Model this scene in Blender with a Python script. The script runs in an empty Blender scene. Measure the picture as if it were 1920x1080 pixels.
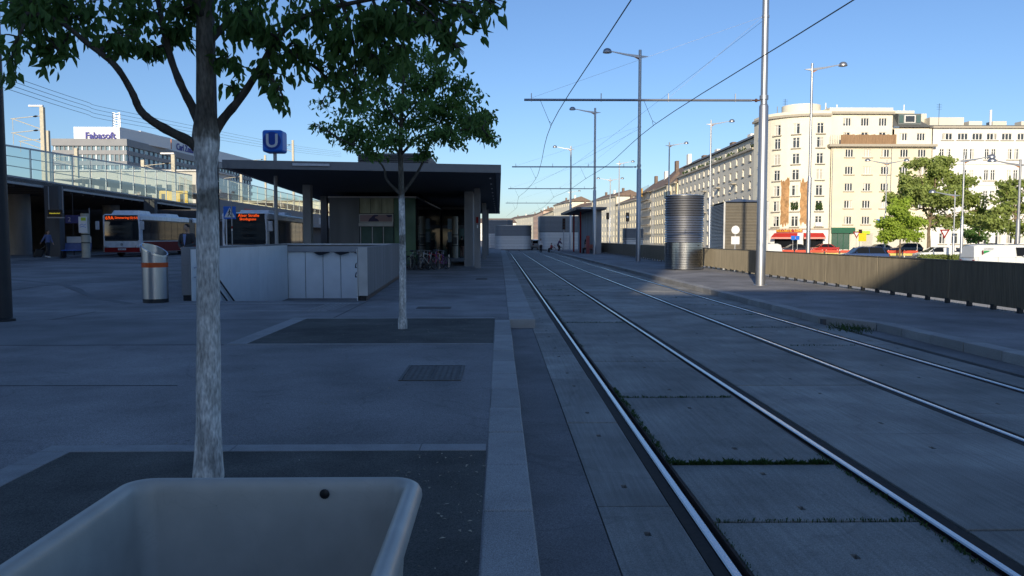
import bpy, bmesh, math, random
from mathutils import Vector, Matrix, Euler
R = math.radians
random.seed(7)
scene = bpy.context.scene
col = scene.collection

# ---------------------------------------------------------------- camera, sky, sun, exposure
CAM_H = 1.816
PITCH, YAW = R(90 - 3.586), R(-0.879)
cd = bpy.data.cameras.new('camera'); cam = bpy.data.objects.new('camera', cd); col.objects.link(cam)
cam.location = (0, 0, CAM_H); cam.rotation_euler = (PITCH, 0, YAW)
cd.sensor_width = 36.0; cd.lens = 36.0 * 1500 / 1920; cd.clip_start = 0.05; cd.clip_end = 6000
scene.camera = cam

SUN_EL, SUN_M = 18.0, 0.28            # elevation; the light travels towards (+0.28, +1)
az = math.atan2(SUN_M, 1.0)
world = bpy.data.worlds.new('World'); scene.world = world; world.use_nodes = True
wn = world.node_tree; bg = wn.nodes['Background']
sky = wn.nodes.new('ShaderNodeTexSky'); sky.sky_type = 'NISHITA'; sky.sun_disc = False
sky.sun_elevation = R(SUN_EL)
sky.sun_rotation = math.pi + az       # sun stands behind the camera, a little to its left
sky.air_density = 1.0; sky.dust_density = 0.6; sky.ozone_density = 3.6; sky.altitude = 150
tint = wn.nodes.new('ShaderNodeMix'); tint.data_type = 'RGBA'; tint.blend_type = 'MULTIPLY'; tint.inputs[0].default_value = 1.0
tint.inputs[7].default_value = (0.78, 0.84, 0.97, 1)      # the camera's cool white balance, the same over the whole sky
wn.links.new(sky.outputs['Color'], tint.inputs[6]); wn.links.new(tint.outputs[2], bg.inputs['Color']); bg.inputs['Strength'].default_value = 0.118
sd = bpy.data.lights.new('sun', 'SUN'); sun = bpy.data.objects.new('sun', sd); col.objects.link(sun)
sd.energy = 4.0; sd.angle = R(0.55); sd.color = (1.0, 0.87, 0.66)
ldir = Vector((math.sin(az) * math.cos(R(SUN_EL)), math.cos(az) * math.cos(R(SUN_EL)), -math.sin(R(SUN_EL))))
sun.rotation_euler = ldir.to_track_quat('-Z', 'Y').to_euler(); sun.location = (-10, -40, 30)
vs = scene.view_settings; vs.view_transform = 'Standard'; vs.look = 'None'; vs.gamma = 1; vs.use_curve_mapping = False
vs.exposure = 0.35

# ---------------------------------------------------------------- helpers
_RM = Matrix.Rotation(YAW, 3, 'Z') @ Matrix.Rotation(PITCH, 3, 'X')
def at(px, py, Y):
    """a sight line of the photograph followed out to the distance Y along the tracks"""
    d = _RM @ Vector(((px - 960) / 1500, (540 - py) / 1500, -1))
    return Vector((0, 0, CAM_H)) + d * (Y / d.y)
def X_(px, Y): return at(px, 446, Y).x
def Z_(py, Y, px=937): return at(px, py, Y).z
def s01(t):
    t = max(0.0, min(1.0, t)); return t * t * (3 - 2 * t)
def zg(X, Y):
    """height of the paved forecourt: it climbs a little towards the bus lanes"""
    return 0.17 + 0.22 * s01((-X - 8.8) / 1.5) * s01((Y - 21.5) / 3) + 0.12 * s01((-X - 14) / 10) * s01((Y - 35) / 15)

class MB:
    def __init__(s): s.v = []; s.f = []
    def add(s, vs_, fs_):
        o = len(s.v); s.v += [tuple(p) for p in vs_]; s.f += [tuple(i + o for i in q) for q in fs_]; return s
    def box(s, x0, y0, z0, x1, y1, z1):
        return s.add([(x0,y0,z0),(x1,y0,z0),(x1,y1,z0),(x0,y1,z0),(x0,y0,z1),(x1,y0,z1),(x1,y1,z1),(x0,y1,z1)],
                     [(0,3,2,1),(4,5,6,7),(0,1,5,4),(1,2,6,5),(2,3,7,6),(3,0,4,7)])
    def bar(s, p0, p1, w, h, up=(0,0,1)):
        """a rectangular bar from p0 to p1, w across and h along up"""
        p0 = Vector(p0); p1 = Vector(p1); d = (p1 - p0).normalized(); u = Vector(up)
        r = d.cross(u)
        if r.length < 1e-5: r = d.cross(Vector((0,1,0)))
        r.normalize(); u = r.cross(d).normalized(); a = r * w / 2; b = u * h / 2
        return s.add([p0-a-b, p0+a-b, p0+a+b, p0-a+b, p1-a-b, p1+a-b, p1+a+b, p1-a+b],
                     [(0,1,2,3),(7,6,5,4),(0,4,5,1),(1,5,6,2),(2,6,7,3),(3,7,4,0)])
    def tube(s, pts, rad, n=8, caps=True, flat=1.0):
        pts = [Vector(p) for p in pts]; m = len(pts)
        if not hasattr(rad, '__len__'): rad = [rad] * m
        o = len(s.v); prev = None
        for i in range(m):
            d = (pts[min(i+1,m-1)] - pts[max(i-1,0)])
            d = d.normalized() if d.length > 1e-9 else Vector((0,0,1))
            if prev is None:
                a = d.cross(Vector((0,0,1)))
                if a.length < 1e-3: a = d.cross(Vector((0,1,0)))
            else: a = prev - d * prev.dot(d)
            a.normalize(); b = d.cross(a); prev = a
            for k in range(n):
                t = 2 * math.pi * k / n; s.v.append(tuple(pts[i] + a * (math.cos(t) * rad[i]) + b * (math.sin(t) * rad[i] * flat)))
        for i in range(m - 1):
            for k in range(n):
                k2 = (k + 1) % n; s.f.append((o+i*n+k, o+i*n+k2, o+(i+1)*n+k2, o+(i+1)*n+k))
        if caps: s.f.append(tuple(o+k for k in reversed(range(n)))); s.f.append(tuple(o+(m-1)*n+k for k in range(n)))
        return s
    def lathe(s, prof, n=24, c=(0,0,0), closed=False):
        o = len(s.v); m = len(prof)
        for r, z in prof:
            for k in range(n):
                t = 2 * math.pi * k / n; s.v.append((c[0] + r*math.cos(t), c[1] + r*math.sin(t), c[2] + z))
        for i in range(m if closed else m - 1):
            i2 = (i + 1) % m
            for k in range(n):
                k2 = (k + 1) % n; s.f.append((o+i*n+k, o+i*n+k2, o+i2*n+k2, o+i2*n+k))
        if not closed:
            s.f.append(tuple(o+k for k in reversed(range(n)))); s.f.append(tuple(o+(m-1)*n+k for k in range(n)))
        return s
    def prism(s, poly, z0, z1):
        n = len(poly); ar = sum(poly[i][0]*poly[(i+1)%n][1] - poly[(i+1)%n][0]*poly[i][1] for i in range(n))
        if ar < 0: poly = poly[::-1]
        o = len(s.v); s.v += [(x,y,z0) for x,y in poly] + [(x,y,z1) for x,y in poly]
        s.f.append(tuple(o+i for i in reversed(range(n)))); s.f.append(tuple(o+n+i for i in range(n)))
        for i in range(n): j = (i+1) % n; s.f.append((o+i, o+j, o+n+j, o+n+i))
        return s
    def loft(s, rings, caps=True):
        o = len(s.v); n = len(rings[0])
        for r in rings: s.v += [tuple(p) for p in r]
        for i in range(len(rings)-1):
            for k in range(n): k2 = (k+1) % n; s.f.append((o+i*n+k, o+i*n+k2, o+(i+1)*n+k2, o+(i+1)*n+k))
        if caps: s.f.append(tuple(o+k for k in reversed(range(n)))); s.f.append(tuple(o+(len(rings)-1)*n+k for k in range(n)))
        return s
    def sphere(s, c, r, nu=10, nv=6):
        if not hasattr(r, '__len__'): r = (r, r, r)
        prof = [(math.sin(math.pi*i/nv), -math.cos(math.pi*i/nv)) for i in range(1, nv)]
        o = len(s.v); s.lathe(prof, nu)
        for i in range(o, len(s.v)): x,y,z = s.v[i]; s.v[i] = (c[0]+x*r[0], c[1]+y*r[1], c[2]+z*r[2])
        return s
    def mesh(s, name):
        me = bpy.data.meshes.new(name); me.from_pydata(s.v, [], s.f); me.update(); return me
    def build(s, name, mt, parent=None, smooth=False, bevel=0, loc=None, rotz=None):
        return link(name, s.mesh(name), mt, parent, smooth, bevel, loc, rotz)

def link(name, me, mt, parent=None, smooth=False, bevel=0, loc=None, rotz=None):
    if mt is not None and not me.materials: me.materials.append(mt)
    o = bpy.data.objects.new(name, me); col.objects.link(o)
    if parent is not None: o.parent = parent
    if loc is not None: o.location = loc
    if rotz is not None: o.rotation_euler = (0, 0, rotz)
    if smooth:
        me.polygons.foreach_set('use_smooth', [True] * len(me.polygons))
        md = o.modifiers.new('edge', 'EDGE_SPLIT'); md.split_angle = R(38)
    if bevel:
        b = o.modifiers.new('bevel', 'BEVEL'); b.width = bevel; b.segments = 2; b.limit_method = 'ANGLE'
    return o
def tag(o, label=None, cat=None, group=None, kind=None):
    if label: o['label'] = label
    if cat: o['category'] = cat
    if group: o['group'] = group
    if kind: o['kind'] = kind
    return o
def thing(name, label, cat, loc=(0,0,0), rotz=0, group=None):
    o = bpy.data.objects.new(name, None); col.objects.link(o); o.location = loc; o.rotation_euler = (0,0,rotz)
    o.empty_display_size = 0.2
    return tag(o, label, cat, group)
_kids = {}
def copy_tree(o, parent=None, label=None, loc=None, rotz=None):
    c = o.copy(); col.objects.link(c)
    if parent is not None: c.parent = parent
    if label: c['label'] = label
    if loc is not None: c.location = loc
    if rotz is not None: c.rotation_euler = (0, 0, rotz)
    for ch in [k for k in bpy.data.objects if k.parent == o]: copy_tree(ch, c)
    return c

# ---------------------------------------------------------------- materials
_mats = {}
def pm(name, c, rough=0.7, metal=0.0, var=0.12, scale=4.0, bump=0.0, bscale=60.0, rnd=0.0, speck=0.0, sscale=220.0,
       spec=0.4, stretch=(1,1,1), big=0.0, bigscale=0.5, emit=0.0, trans=0.0, coat=0.0):
    if name in _mats: return _mats[name]
    m = bpy.data.materials.new(name); m.use_nodes = True; nt = m.node_tree; N = nt.nodes; L = nt.links
    b = N['Principled BSDF']; _mats[name] = m
    b.inputs['Roughness'].default_value = rough; b.inputs['Metallic'].default_value = metal
    b.inputs['Specular IOR Level'].default_value = spec
    if coat: b.inputs['Coat Weight'].default_value = coat
    g = N.new('ShaderNodeNewGeometry'); mp = N.new('ShaderNodeMapping'); mp.inputs['Scale'].default_value = stretch
    L.new(g.outputs['Position'], mp.inputs['Vector'])
    rgb = N.new('ShaderNodeRGB'); rgb.outputs[0].default_value = (c[0], c[1], c[2], 1); out = rgb.outputs[0]
    def mul(prev, fac_sock, lo, hi, a=0.3, bb=0.7):
        mr = N.new('ShaderNodeMapRange'); mr.inputs['From Min'].default_value = a; mr.inputs['From Max'].default_value = bb
        mr.inputs['To Min'].default_value = lo; mr.inputs['To Max'].default_value = hi
        L.new(fac_sock, mr.inputs['Value'])
        mx = N.new('ShaderNodeMix'); mx.data_type = 'RGBA'; mx.blend_type = 'MULTIPLY'; mx.inputs[0].default_value = 1.0
        L.new(prev, mx.inputs[6]); L.new(mr.outputs[0], mx.inputs[7]); return mx.outputs[2]
    def noise(sc, det=5):
        n = N.new('ShaderNodeTexNoise'); n.inputs['Scale'].default_value = sc; n.inputs['Detail'].default_value = det
        L.new(mp.outputs[0], n.inputs['Vector']); return n.outputs['Fac']
    if var: out = mul(out, noise(scale), 1 - var, 1 + var)
    if big: out = mul(out, noise(bigscale, 3), 1 - big, 1 + big, 0.35, 0.65)
    if speck: out = mul(out, noise(sscale, 2), 1 - speck, 1 + speck)
    if rnd:
        oi = N.new('ShaderNodeObjectInfo'); out = mul(out, oi.outputs['Random'], 1 - rnd, 1 + rnd, 0, 1)
    L.new(out, b.inputs['Base Color'])
    if bump:
        bp = N.new('ShaderNodeBump'); bp.inputs['Strength'].default_value = bump; bp.inputs['Distance'].default_value = 0.01
        L.new(noise(bscale, 4), bp.inputs['Height']); L.new(bp.outputs[0], b.inputs['Normal'])
    if emit:
        b.inputs['Emission Color'].default_value = (c[0], c[1], c[2], 1); b.inputs['Emission Strength'].default_value = emit
    if trans:
        tr = N.new('ShaderNodeBsdfTranslucent'); L.new(out, tr.inputs['Color']); mx = N.new('ShaderNodeMixShader')
        mx.inputs[0].default_value = trans; L.new(b.outputs[0], mx.inputs[1]); L.new(tr.outputs[0], mx.inputs[2])
        L.new(mx.outputs[0], N['Material Output'].inputs['Surface'])
    return m
def clear_glass(name, tint, refl=0.12, rough=0.02):
    m = bpy.data.materials.new(name); m.use_nodes = True; N = m.node_tree.nodes; L = m.node_tree.links
    N.remove(N['Principled BSDF'])
    t = N.new('ShaderNodeBsdfTransparent'); t.inputs['Color'].default_value = (*tint, 1)
    gl = N.new('ShaderNodeBsdfGlossy'); gl.inputs['Roughness'].default_value = rough
    lw = N.new('ShaderNodeLayerWeight'); lw.inputs['Blend'].default_value = 0.25
    mr = N.new('ShaderNodeMapRange'); mr.inputs['To Min'].default_value = refl; mr.inputs['To Max'].default_value = 0.45
    L.new(lw.outputs['Facing'], mr.inputs['Value'])
    mx = N.new('ShaderNodeMixShader'); L.new(mr.outputs[0], mx.inputs[0]); L.new(t.outputs[0], mx.inputs[1]); L.new(gl.outputs[0], mx.inputs[2])
    L.new(mx.outputs[0], N['Material Output'].inputs['Surface']); return m

ASPH = pm('asphalt_plaza', (0.238, 0.232, 0.232), 0.85, var=0.16, scale=1.3, big=0.22, bigscale=0.35, speck=0.42, sscale=120, bump=0.25, bscale=120, spec=0.25)
ROAD = pm('asphalt_dark', (0.185, 0.183, 0.184), 0.85, var=0.16, scale=1.6, big=0.15, speck=0.4, sscale=140, bump=0.3, bscale=120, spec=0.25)
PIT = pm('pit_gravel_bound', (0.092, 0.092, 0.085), 0.9, var=0.25, scale=2.2, speck=0.5, sscale=130, bump=0.5, bscale=110, big=0.2, spec=0.2)
GRAN = pm('granite_kerb', (0.32, 0.315, 0.305), 0.75, var=0.12, scale=3, speck=0.42, sscale=170, bump=0.25, bscale=150, rnd=0.12, spec=0.3)
SLAB = pm('concrete_slab', (0.27, 0.265, 0.245), 0.8, var=0.18, scale=1.5, speck=0.34, sscale=160, big=0.2, bigscale=0.7, rnd=0.13, bump=0.25, bscale=90, spec=0.3)
PALE = pm('pale_paver', (0.30, 0.30, 0.30), 0.8, var=0.12, scale=5, speck=0.25, rnd=0.08)
RAIL = pm('rail_polished', (0.50, 0.50, 0.52), 0.27, 1.0, var=0.06, scale=30, stretch=(30, 0.6, 1))
RUB = pm('rail_rubber', (0.024, 0.021, 0.019), 0.85, var=0.3, scale=20)
RUST = pm('rust_dark', (0.045, 0.03, 0.024), 0.85, var=0.4, scale=25)
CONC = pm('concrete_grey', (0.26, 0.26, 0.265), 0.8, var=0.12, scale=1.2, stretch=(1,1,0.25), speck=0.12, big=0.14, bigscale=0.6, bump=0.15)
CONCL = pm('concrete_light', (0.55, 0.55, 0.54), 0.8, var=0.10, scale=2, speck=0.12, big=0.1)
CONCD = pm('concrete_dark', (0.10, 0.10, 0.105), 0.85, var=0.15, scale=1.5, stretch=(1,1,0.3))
WPAN = pm('white_panel', (0.80, 0.83, 0.83), 0.38, var=0.04, scale=2, rnd=0.03, spec=0.5)
STEEL = pm('brushed_steel', (0.52, 0.53, 0.55), 0.32, 1.0, var=0.08, scale=12, stretch=(6, 6, 0.3))
GALV = pm('galvanised_pole', (0.42, 0.43, 0.45), 0.42, 0.85, var=0.08, scale=7, stretch=(3,3,0.4))
PAINTG = pm('grey_paint_pole', (0.30, 0.31, 0.33), 0.45, 0.4, var=0.06)
DARKM = pm('dark_metal', (0.035, 0.037, 0.042), 0.5, 0.4, var=0.1)
ROOFM = pm('roof_fascia_grey', (0.17, 0.175, 0.185), 0.5, 0.3, var=0.05, rnd=0.04)
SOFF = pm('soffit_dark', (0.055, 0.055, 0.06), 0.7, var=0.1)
BLACK = pm('black_plastic', (0.012, 0.012, 0.014), 0.45, var=0.1)
WHITE = pm('white_paint', (0.75, 0.75, 0.75), 0.5, var=0.04)
CREAM = pm('cream_plaster', (0.80, 0.75, 0.61), 0.9, var=0.04, scale=0.6, big=0.04, bigscale=0.12)
YELL = pm('yellow_plaster', (0.78, 0.70, 0.52), 0.9, var=0.04, scale=0.6, big=0.04, bigscale=0.12)
WPLA = pm('white_plaster', (0.80, 0.78, 0.73), 0.9, var=0.04, scale=0.6, big=0.05, bigscale=0.12)
GPLA = pm('grey_plaster', (0.70, 0.66, 0.56), 0.9, var=0.05, scale=0.5, big=0.06, bigscale=0.1)
TRIM = pm('plaster_trim', (0.42, 0.38, 0.31), 0.85, var=0.08)
BRICK = pm('bare_brick', (0.42, 0.24, 0.11), 0.95, var=0.35, scale=1.4, speck=0.25, sscale=12, bump=0.4, bscale=10)
TILE = pm('roof_tiles', (0.20, 0.145, 0.115), 0.9, var=0.2, scale=1.5, speck=0.2, sscale=10)
SLATE = pm('slate_roof', (0.12, 0.125, 0.125), 0.7, var=0.15, scale=2)
FRAMEW = pm('window_frame_white', (0.78, 0.77, 0.74), 0.6, var=0.03)
PANE = pm('window_pane', (0.035, 0.04, 0.045), 0.08, var=0.0, spec=0.6, rnd=0.5)
BLIND = pm('window_blind', (0.55, 0.52, 0.45), 0.8, var=0.05, rnd=0.15)
DGLASS = pm('dark_glass', (0.012, 0.014, 0.017), 0.05, var=0.0, spec=0.14)
GGLASS = pm('green_glass', (0.075, 0.13, 0.105), 0.06, var=0.1, spec=0.6)
RED = pm('red_paint', (0.24, 0.016, 0.016), 0.7, var=0.05, spec=0.12)
BLUE = pm('blue_sign', (0.015, 0.15, 0.62), 0.4, var=0.03)
ORANGE = pm('orange_band', (0.62, 0.09, 0.012), 0.5, var=0.05)
BINP = pm('bin_plastic', (0.43, 0.42, 0.38), 0.36, var=0.07, scale=9, bump=0.05, bscale=200, big=0.05, bigscale=3, spec=0.5)
FENCE = pm('fence_bronze', (0.23, 0.20, 0.15), 0.45, 0.55, var=0.18, scale=3, stretch=(1, 3, 0.3), rnd=0.08)
LED = pm('led_orange', (1.0, 0.10, 0.008), 0.5, var=0, emit=0.9)
LAMPW = pm('lamp_diffuser', (0.8, 0.7, 0.45), 0.5, var=0, emit=0.25)
GLASSV = clear_glass('railing_glass', (0.66, 0.74, 0.70), 0.06)

def wear(m, spots=None, veins=None, brush=None):
    """gum spots, hairline cracks and brush marks, multiplied into the surface colour"""
    nt = m.node_tree; N = nt.nodes; L = nt.links; b = N['Principled BSDF']; g = [n for n in N if n.type == 'NEW_GEOMETRY'][0]
    def mulc(fac):
        src = b.inputs['Base Color'].links[0].from_socket; mx = N.new('ShaderNodeMix'); mx.data_type = 'RGBA'; mx.blend_type = 'MULTIPLY'; mx.inputs[0].default_value = 1
        L.new(src, mx.inputs[6]); L.new(fac, mx.inputs[7]); L.new(mx.outputs[2], b.inputs['Base Color'])
    if spots:
        for sc, r, val in spots:
            v = N.new('ShaderNodeTexVoronoi'); v.inputs['Scale'].default_value = sc; L.new(g.outputs['Position'], v.inputs['Vector'])
            cr = N.new('ShaderNodeValToRGB'); e = cr.color_ramp.elements; e[0].position = r*.7; e[0].color = (val,val,val,1); e[1].position = r; e[1].color = (1,1,1,1)
            L.new(v.outputs['Distance'], cr.inputs[0]); mulc(cr.outputs[0])
    if veins:
        for sc, w, val in veins:
            n = N.new('ShaderNodeTexNoise'); n.inputs['Scale'].default_value = sc; n.inputs['Detail'].default_value = 4; n.inputs['Distortion'].default_value = .5; L.new(g.outputs['Position'], n.inputs['Vector'])
            s = N.new('ShaderNodeMath'); s.operation = 'SUBTRACT'; s.inputs[1].default_value = .5; L.new(n.outputs['Fac'], s.inputs[0]); a = N.new('ShaderNodeMath'); a.operation = 'ABSOLUTE'; L.new(s.outputs[0], a.inputs[0])
            cr = N.new('ShaderNodeValToRGB'); e = cr.color_ramp.elements; e[0].position = 0; e[0].color = (val,val,val,1); e[1].position = w; e[1].color = (1,1,1,1); L.new(a.outputs[0], cr.inputs[0]); mulc(cr.outputs[0])
    if brush:
        sc, rot, lo, hi = brush; mp = N.new('ShaderNodeMapping'); mp.inputs['Rotation'].default_value = (0,0,R(rot)); mp.inputs['Scale'].default_value = (sc, 1.2, 1); L.new(g.outputs['Position'], mp.inputs['Vector'])
        n = N.new('ShaderNodeTexNoise'); n.inputs['Scale'].default_value = 1; n.inputs['Detail'].default_value = 3; L.new(mp.outputs[0], n.inputs['Vector'])
        mr = N.new('ShaderNodeMapRange'); mr.inputs['From Min'].default_value = .3; mr.inputs['From Max'].default_value = .7; mr.inputs['To Min'].default_value = lo; mr.inputs['To Max'].default_value = hi; L.new(n.outputs['Fac'], mr.inputs['Value']); mulc(mr.outputs[0])
wear(ASPH, [(1.7, .045, .66), (2.6, .022, 1.6), (7.0, .03, .75)], [(.4, .006, .84)])
wear(SLAB, [(2.2, .03, .7), (3.1, .02, 1.5)], [(.5, .006, .85)], (34, 28, .86, 1.12))
wear(PIT, [(5, .04, 2.0), (9, .05, 1.6)], None)
wear(ROAD, [(2.0, .03, 1.5)], [(.5, .006, .82)])
wear(GRAN, [(4, .05, .75)], None)
wear(BINP, [(6, .018, .55), (11, .03, .85)], [(3.0, .004, .93)])
wear(CONC, None, [(.8, .006, .9)])

def text(name, body, size, mt, parent, loc, rot=(R(90),0,0), ext=0.004, align='CENTER', bold=False):
    c = bpy.data.curves.new(name, 'FONT'); c.body = body; c.size = size; c.extrude = ext; c.align_x = align; c.align_y = 'CENTER'
    c.resolution_u = 3
    if bold: c.offset = size * 0.018
    t = bpy.data.objects.new(name, c); col.objects.link(t)
    dg = bpy.context.evaluated_depsgraph_get(); me = bpy.data.meshes.new_from_object(t.evaluated_get(dg))
    bpy.data.objects.remove(t); bpy.data.curves.remove(c)
    me.materials.clear(); me.materials.append(mt)
    o = bpy.data.objects.new(name, me); col.objects.link(o); o.parent = parent; o.location = loc; o.rotation_euler = rot
    return o

# ================================================================ THE GROUND
g = MB().add([(-3000,-600,-0.66),(3000,-600,-0.66),(3000,5000,-0.66),(-3000,5000,-0.66)], [(0,1,2,3)])
tag(g.build('ground', ROAD), kind='structure')
st = MB().box(11.75, -60, -1.2, 400, 1500, -0.60)
tag(st.build('street', pm('street_asphalt', (0.16,0.155,0.15), 0.85, var=0.12, scale=0.7, speck=0.2, big=0.1)), kind='structure')

sp_ = MB().box(12.1, -60, -.6, 17.5, 130, -.53).build('street_pavement', pm('pale_footway', (.42,.40,.36), .85, var=.1, speck=.15)); tag(sp_, kind='structure')
# paved forecourt, left open over the stairwell
HX0, HX1, HY0, HY1 = -8.05, -3.72, 20.95, 33.0
def skew(x, y):
    w = s01((-1.0 - x) / 2.2) if x > -3.5 else 1.0
    return x - 0.052 * max(0, min(12.05, y - 20.95)) * w * (1 if x > -14 else s01((x + 30) / 16))
xs = [-160,-100,-60,-45,-38,-33,-29,-26,-24,-22,-20,-18,-16,-14,-12.5,-11.5,-10.9,-10.3,-9.8,-9.3,-8.8,HX0,-6.5,-5,HX1,-2.4,-1,-0.096]
ys = [-40,-20,-8,0,4,8,12,16.1,18.5,HY0,21.5,22.3,23,24,24.5,26,28,30,HY1,35,37,40,42,45,48,50,55,62,72,85,100,140,200,420]
pz = MB(); idx = {}
for i, x in enumerate(xs):
    for j, y in enumerate(ys):
        X = skew(x, y); idx[i, j] = len(pz.v); pz.v.append((X, y, zg(X, y)))
for i in range(len(xs)-1):
    for j in range(len(ys)-1):
        if HX0 <= xs[i] < HX1 and HY0 <= ys[j] < HY1: continue
        pz.f.append((idx[i,j], idx[i+1,j], idx[i+1,j+1], idx[i,j+1]))
tag(pz.build('forecourt_pavement', ASPH), kind='structure')
tag(MB().box(-0.096, 16.1, -0.06, 0.178, 140, 0.168).build('tram_platform', ASPH), kind='structure')
tag(MB().box(-0.09, -10, -0.4, 7.6, 1200, -0.06).build('tram_roadbed', RUB), kind='structure')
tb = MB().box(0.206, -10, -0.06, 0.655, 16.1, -0.004).build('asphalt_strip', ROAD); tag(tb, kind='structure')
tb = MB().box(6.93, -10, -0.06, 7.415, 16.1, -0.004).build('asphalt_strip', ROAD); tag(tb, kind='structure')

# ---- concrete slabs of the tram track, each a piece of its own
def slab_mesh(w, l, holes=True):
    m = MB(); t = 0.05; c = 0.0025
    hx = [(0.5*w - 0.02, 0.5*w + 0.02)]; hy = [(0.16*l, 0.16*l + 0.075), (0.78*l, 0.78*l + 0.075)]
    gx = sorted({c, w - c} | ({hx[0][0], hx[0][1]} if holes else set())); gy = sorted({c, l - c} | ({a for p in hy for a in p} if holes else set()))
    for i in range(len(gx)-1):
        for j in range(len(gy)-1):
            x0, x1, y0, y1 = gx[i], gx[i+1], gy[j], gy[j+1]
            if holes and abs(x0 - hx[0][0]) < 1e-6 and any(abs(y0 - a) < 1e-6 for a, b in hy):
                d = -0.035   # the lifting pocket
                m.add([(x0,y0,0),(x1,y0,0),(x1,y1,0),(x0,y1,0),(x0,y0,d),(x1,y0,d),(x1,y1,d),(x0,y1,d)],
                      [(4,5,6,7),(0,1,5,4),(1,2,6,5),(2,3,7,6),(3,0,4,7)])
            else: m.add([(x0,y0,0),(x1,y0,0),(x1,y1,0),(x0,y1,0)], [(0,1,2,3)])
    m.add([(c,c,0),(w-c,c,0),(w-c,l-c,0),(c,l-c,0),(0,0,-c),(w,0,-c),(w,l,-c),(0,l,-c),(0,0,-t),(w,0,-t),(w,l,-t),(0,l,-t)],
          [(0,4,5,1),(1,5,6,2),(2,6,7,3),(3,7,4,0),(4,8,9,5),(5,9,10,6),(6,10,11,7),(7,11,8,4)])
    return m.mesh('concrete_slab')
bed = MB().box(0.7, -9.9, -0.075, 6.9, 128, -0.055).build('tram_track_bed', RUB); tag(bed, kind='structure')
def run(x0, x1, y0, step, name='concrete_slab', far=62):
    me = slab_mesh(x1 - x0, step - 0.022); y = y0
    me.materials.append(SLAB); rest = MB()
    while y < 118:
        if y < far:
            o = bpy.data.objects.new(name, me); col.objects.link(o); o.parent = bed
            o.location = (x0 + random.uniform(-.003,.003), y, random.uniform(-0.006, 0.0)); o.rotation_euler = (0, 0, random.uniform(-.0008,.0008))
        else: rest.box(x0, y, -0.05, x1, y + step - 0.02, 0)
        y += step
    return rest
rest = MB()
for a in ((0.665, 1.155, -2.05, 2.46), (2.915, 4.585, -2.5, 2.45), (6.355, 6.79, -1.2, 2.46)):
    q = run(*a); rest.add(q.v, q.f)
# between the rails: one short slab lies near the camera, then 2.7 m slabs
for x0, x1, y0 in ((1.375, 2.69, -0.37), (4.82, 6.125, -2.61)):
    q = run(x0, x1, y0 + (6.70 if x0 < 2 else 0), 2.69); rest.add(q.v, q.f)
for y0, l in ((5.02, 1.295), (2.32, 2.69), (-0.38, 2.69)):
    link('concrete_slab', slab_mesh(1.315, l - 0.022), SLAB, bed, loc=(1.375, y0, -0.003))
o = rest.build('distant_slabs', SLAB, bed); tag(o, kind='stuff')
# ---- grooved rails
for i, xr in enumerate((1.281, 2.782, 4.717, 6.232)):
    t = thing('tram_rail', ['polished grooved tram rail nearest the left kerb', 'second polished tram rail from the left kerb', 'third tram rail from the left kerb, catching a warm streak', 'tram rail nearest the right hand platform'][i], 'rail', (xr, 0, 0), 0, 'tram rails')
    s = 1 if i in (0, 2) else -1; Y0, Y1 = -4, 122
    hd = [(-0.027,-0.05),(0.027,-0.05),(0.027,-0.005),(0.019,0.003),(-0.019,0.003),(-0.027,-0.005)]
    m = MB().loft([[(x, Y0, z) for x, z in hd], [(x, Y1, z) for x, z in hd]]); m.build('rail_head', RAIL, t)
    MB().box(min(s*.072,s*.09), Y0, -0.05, max(s*.072,s*.09), Y1, -0.006).build('guard_lip', RUST, t)
    MB().box(min(-s*.034,-s*.118), Y0, -0.05, max(-s*.034,-s*.118), Y1, -0.008).build('rubber_strip', RUB, t)

# ---- kerbs: bedding with single stones
def stones(name, base, x0, x1, z0, z1, ya, yb, step, mt, bev=0.012, far=70):
    me = MB().box(0, 0, z0, x1 - x0, step - 0.007, z1).mesh('kerb_stone'); me.materials.append(mt); y = ya; restk = MB()
    while y < yb - 0.05:
        l = min(step, yb - y)
        if y < far:
            mm = me if l == step else MB().box(0, 0, z0, x1 - x0, l - 0.007, z1).mesh('kerb_stone')
            o = link('kerb_stone', mm, mt, base, bevel=bev, loc=(x0 + random.uniform(-.003,.003), y, random.uniform(-.004,.002)))
        else: restk.box(x0, y, z0, x1, y + l - 0.01, z1)
        y += step
    if restk.v: tag(restk.build('distant_stones', mt, base), kind='stuff')
kl = MB().box(-0.092, -8, -0.3, 0.195, 16.08, 0.13).build('left_kerb', CONCD); tag(kl, kind='structure')
stones('kerb', kl, -0.096, 0.2025, -0.05, 0.178, -6.05, 16.0, 0.98, GRAN)
kp = MB().box(0.19, 16.12, -0.3, 0.71, 110, 0.12).build('platform_edge', CONCD); tag(kp, kind='structure')
stones('edge', kp, 0.182, 0.722, -0.05, 0.176, 16.1, 108, 1.48, GRAN, 0.015)
kr = MB().box(7.43, -8, -0.3, 7.71, 16.2, 0.10).build('right_kerb', CONCD); tag(kr, kind='structure')
stones('kerb', kr, 7.42, 7.72, -0.05, 0.152, -6, 15.6, 0.98, GRAN)
kf = MB().box(6.815, 16.7, -0.3, 7.09, 118, 0.10).build('right_platform_edge', CONCD); tag(kf, kind='structure')
stones('kerb', kf, 6.80, 7.10, -0.05, 0.152, 16.9, 116, 0.98, GRAN)
c = MB().prism([(7.42,15.6),(7.72,15.6),(7.11,16.88),(6.80,16.88)], -0.05, 0.15).build('kerb_stone', GRAN, kr, bevel=0.012)
rp = MB().prism([(7.722,-30),(11.75,-30),(11.75,118),(7.102,118),(7.102,16.9),(7.722,15.61)], -0.5, 0.146).build('tram_platform', ASPH); tag(rp, kind='structure')
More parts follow.
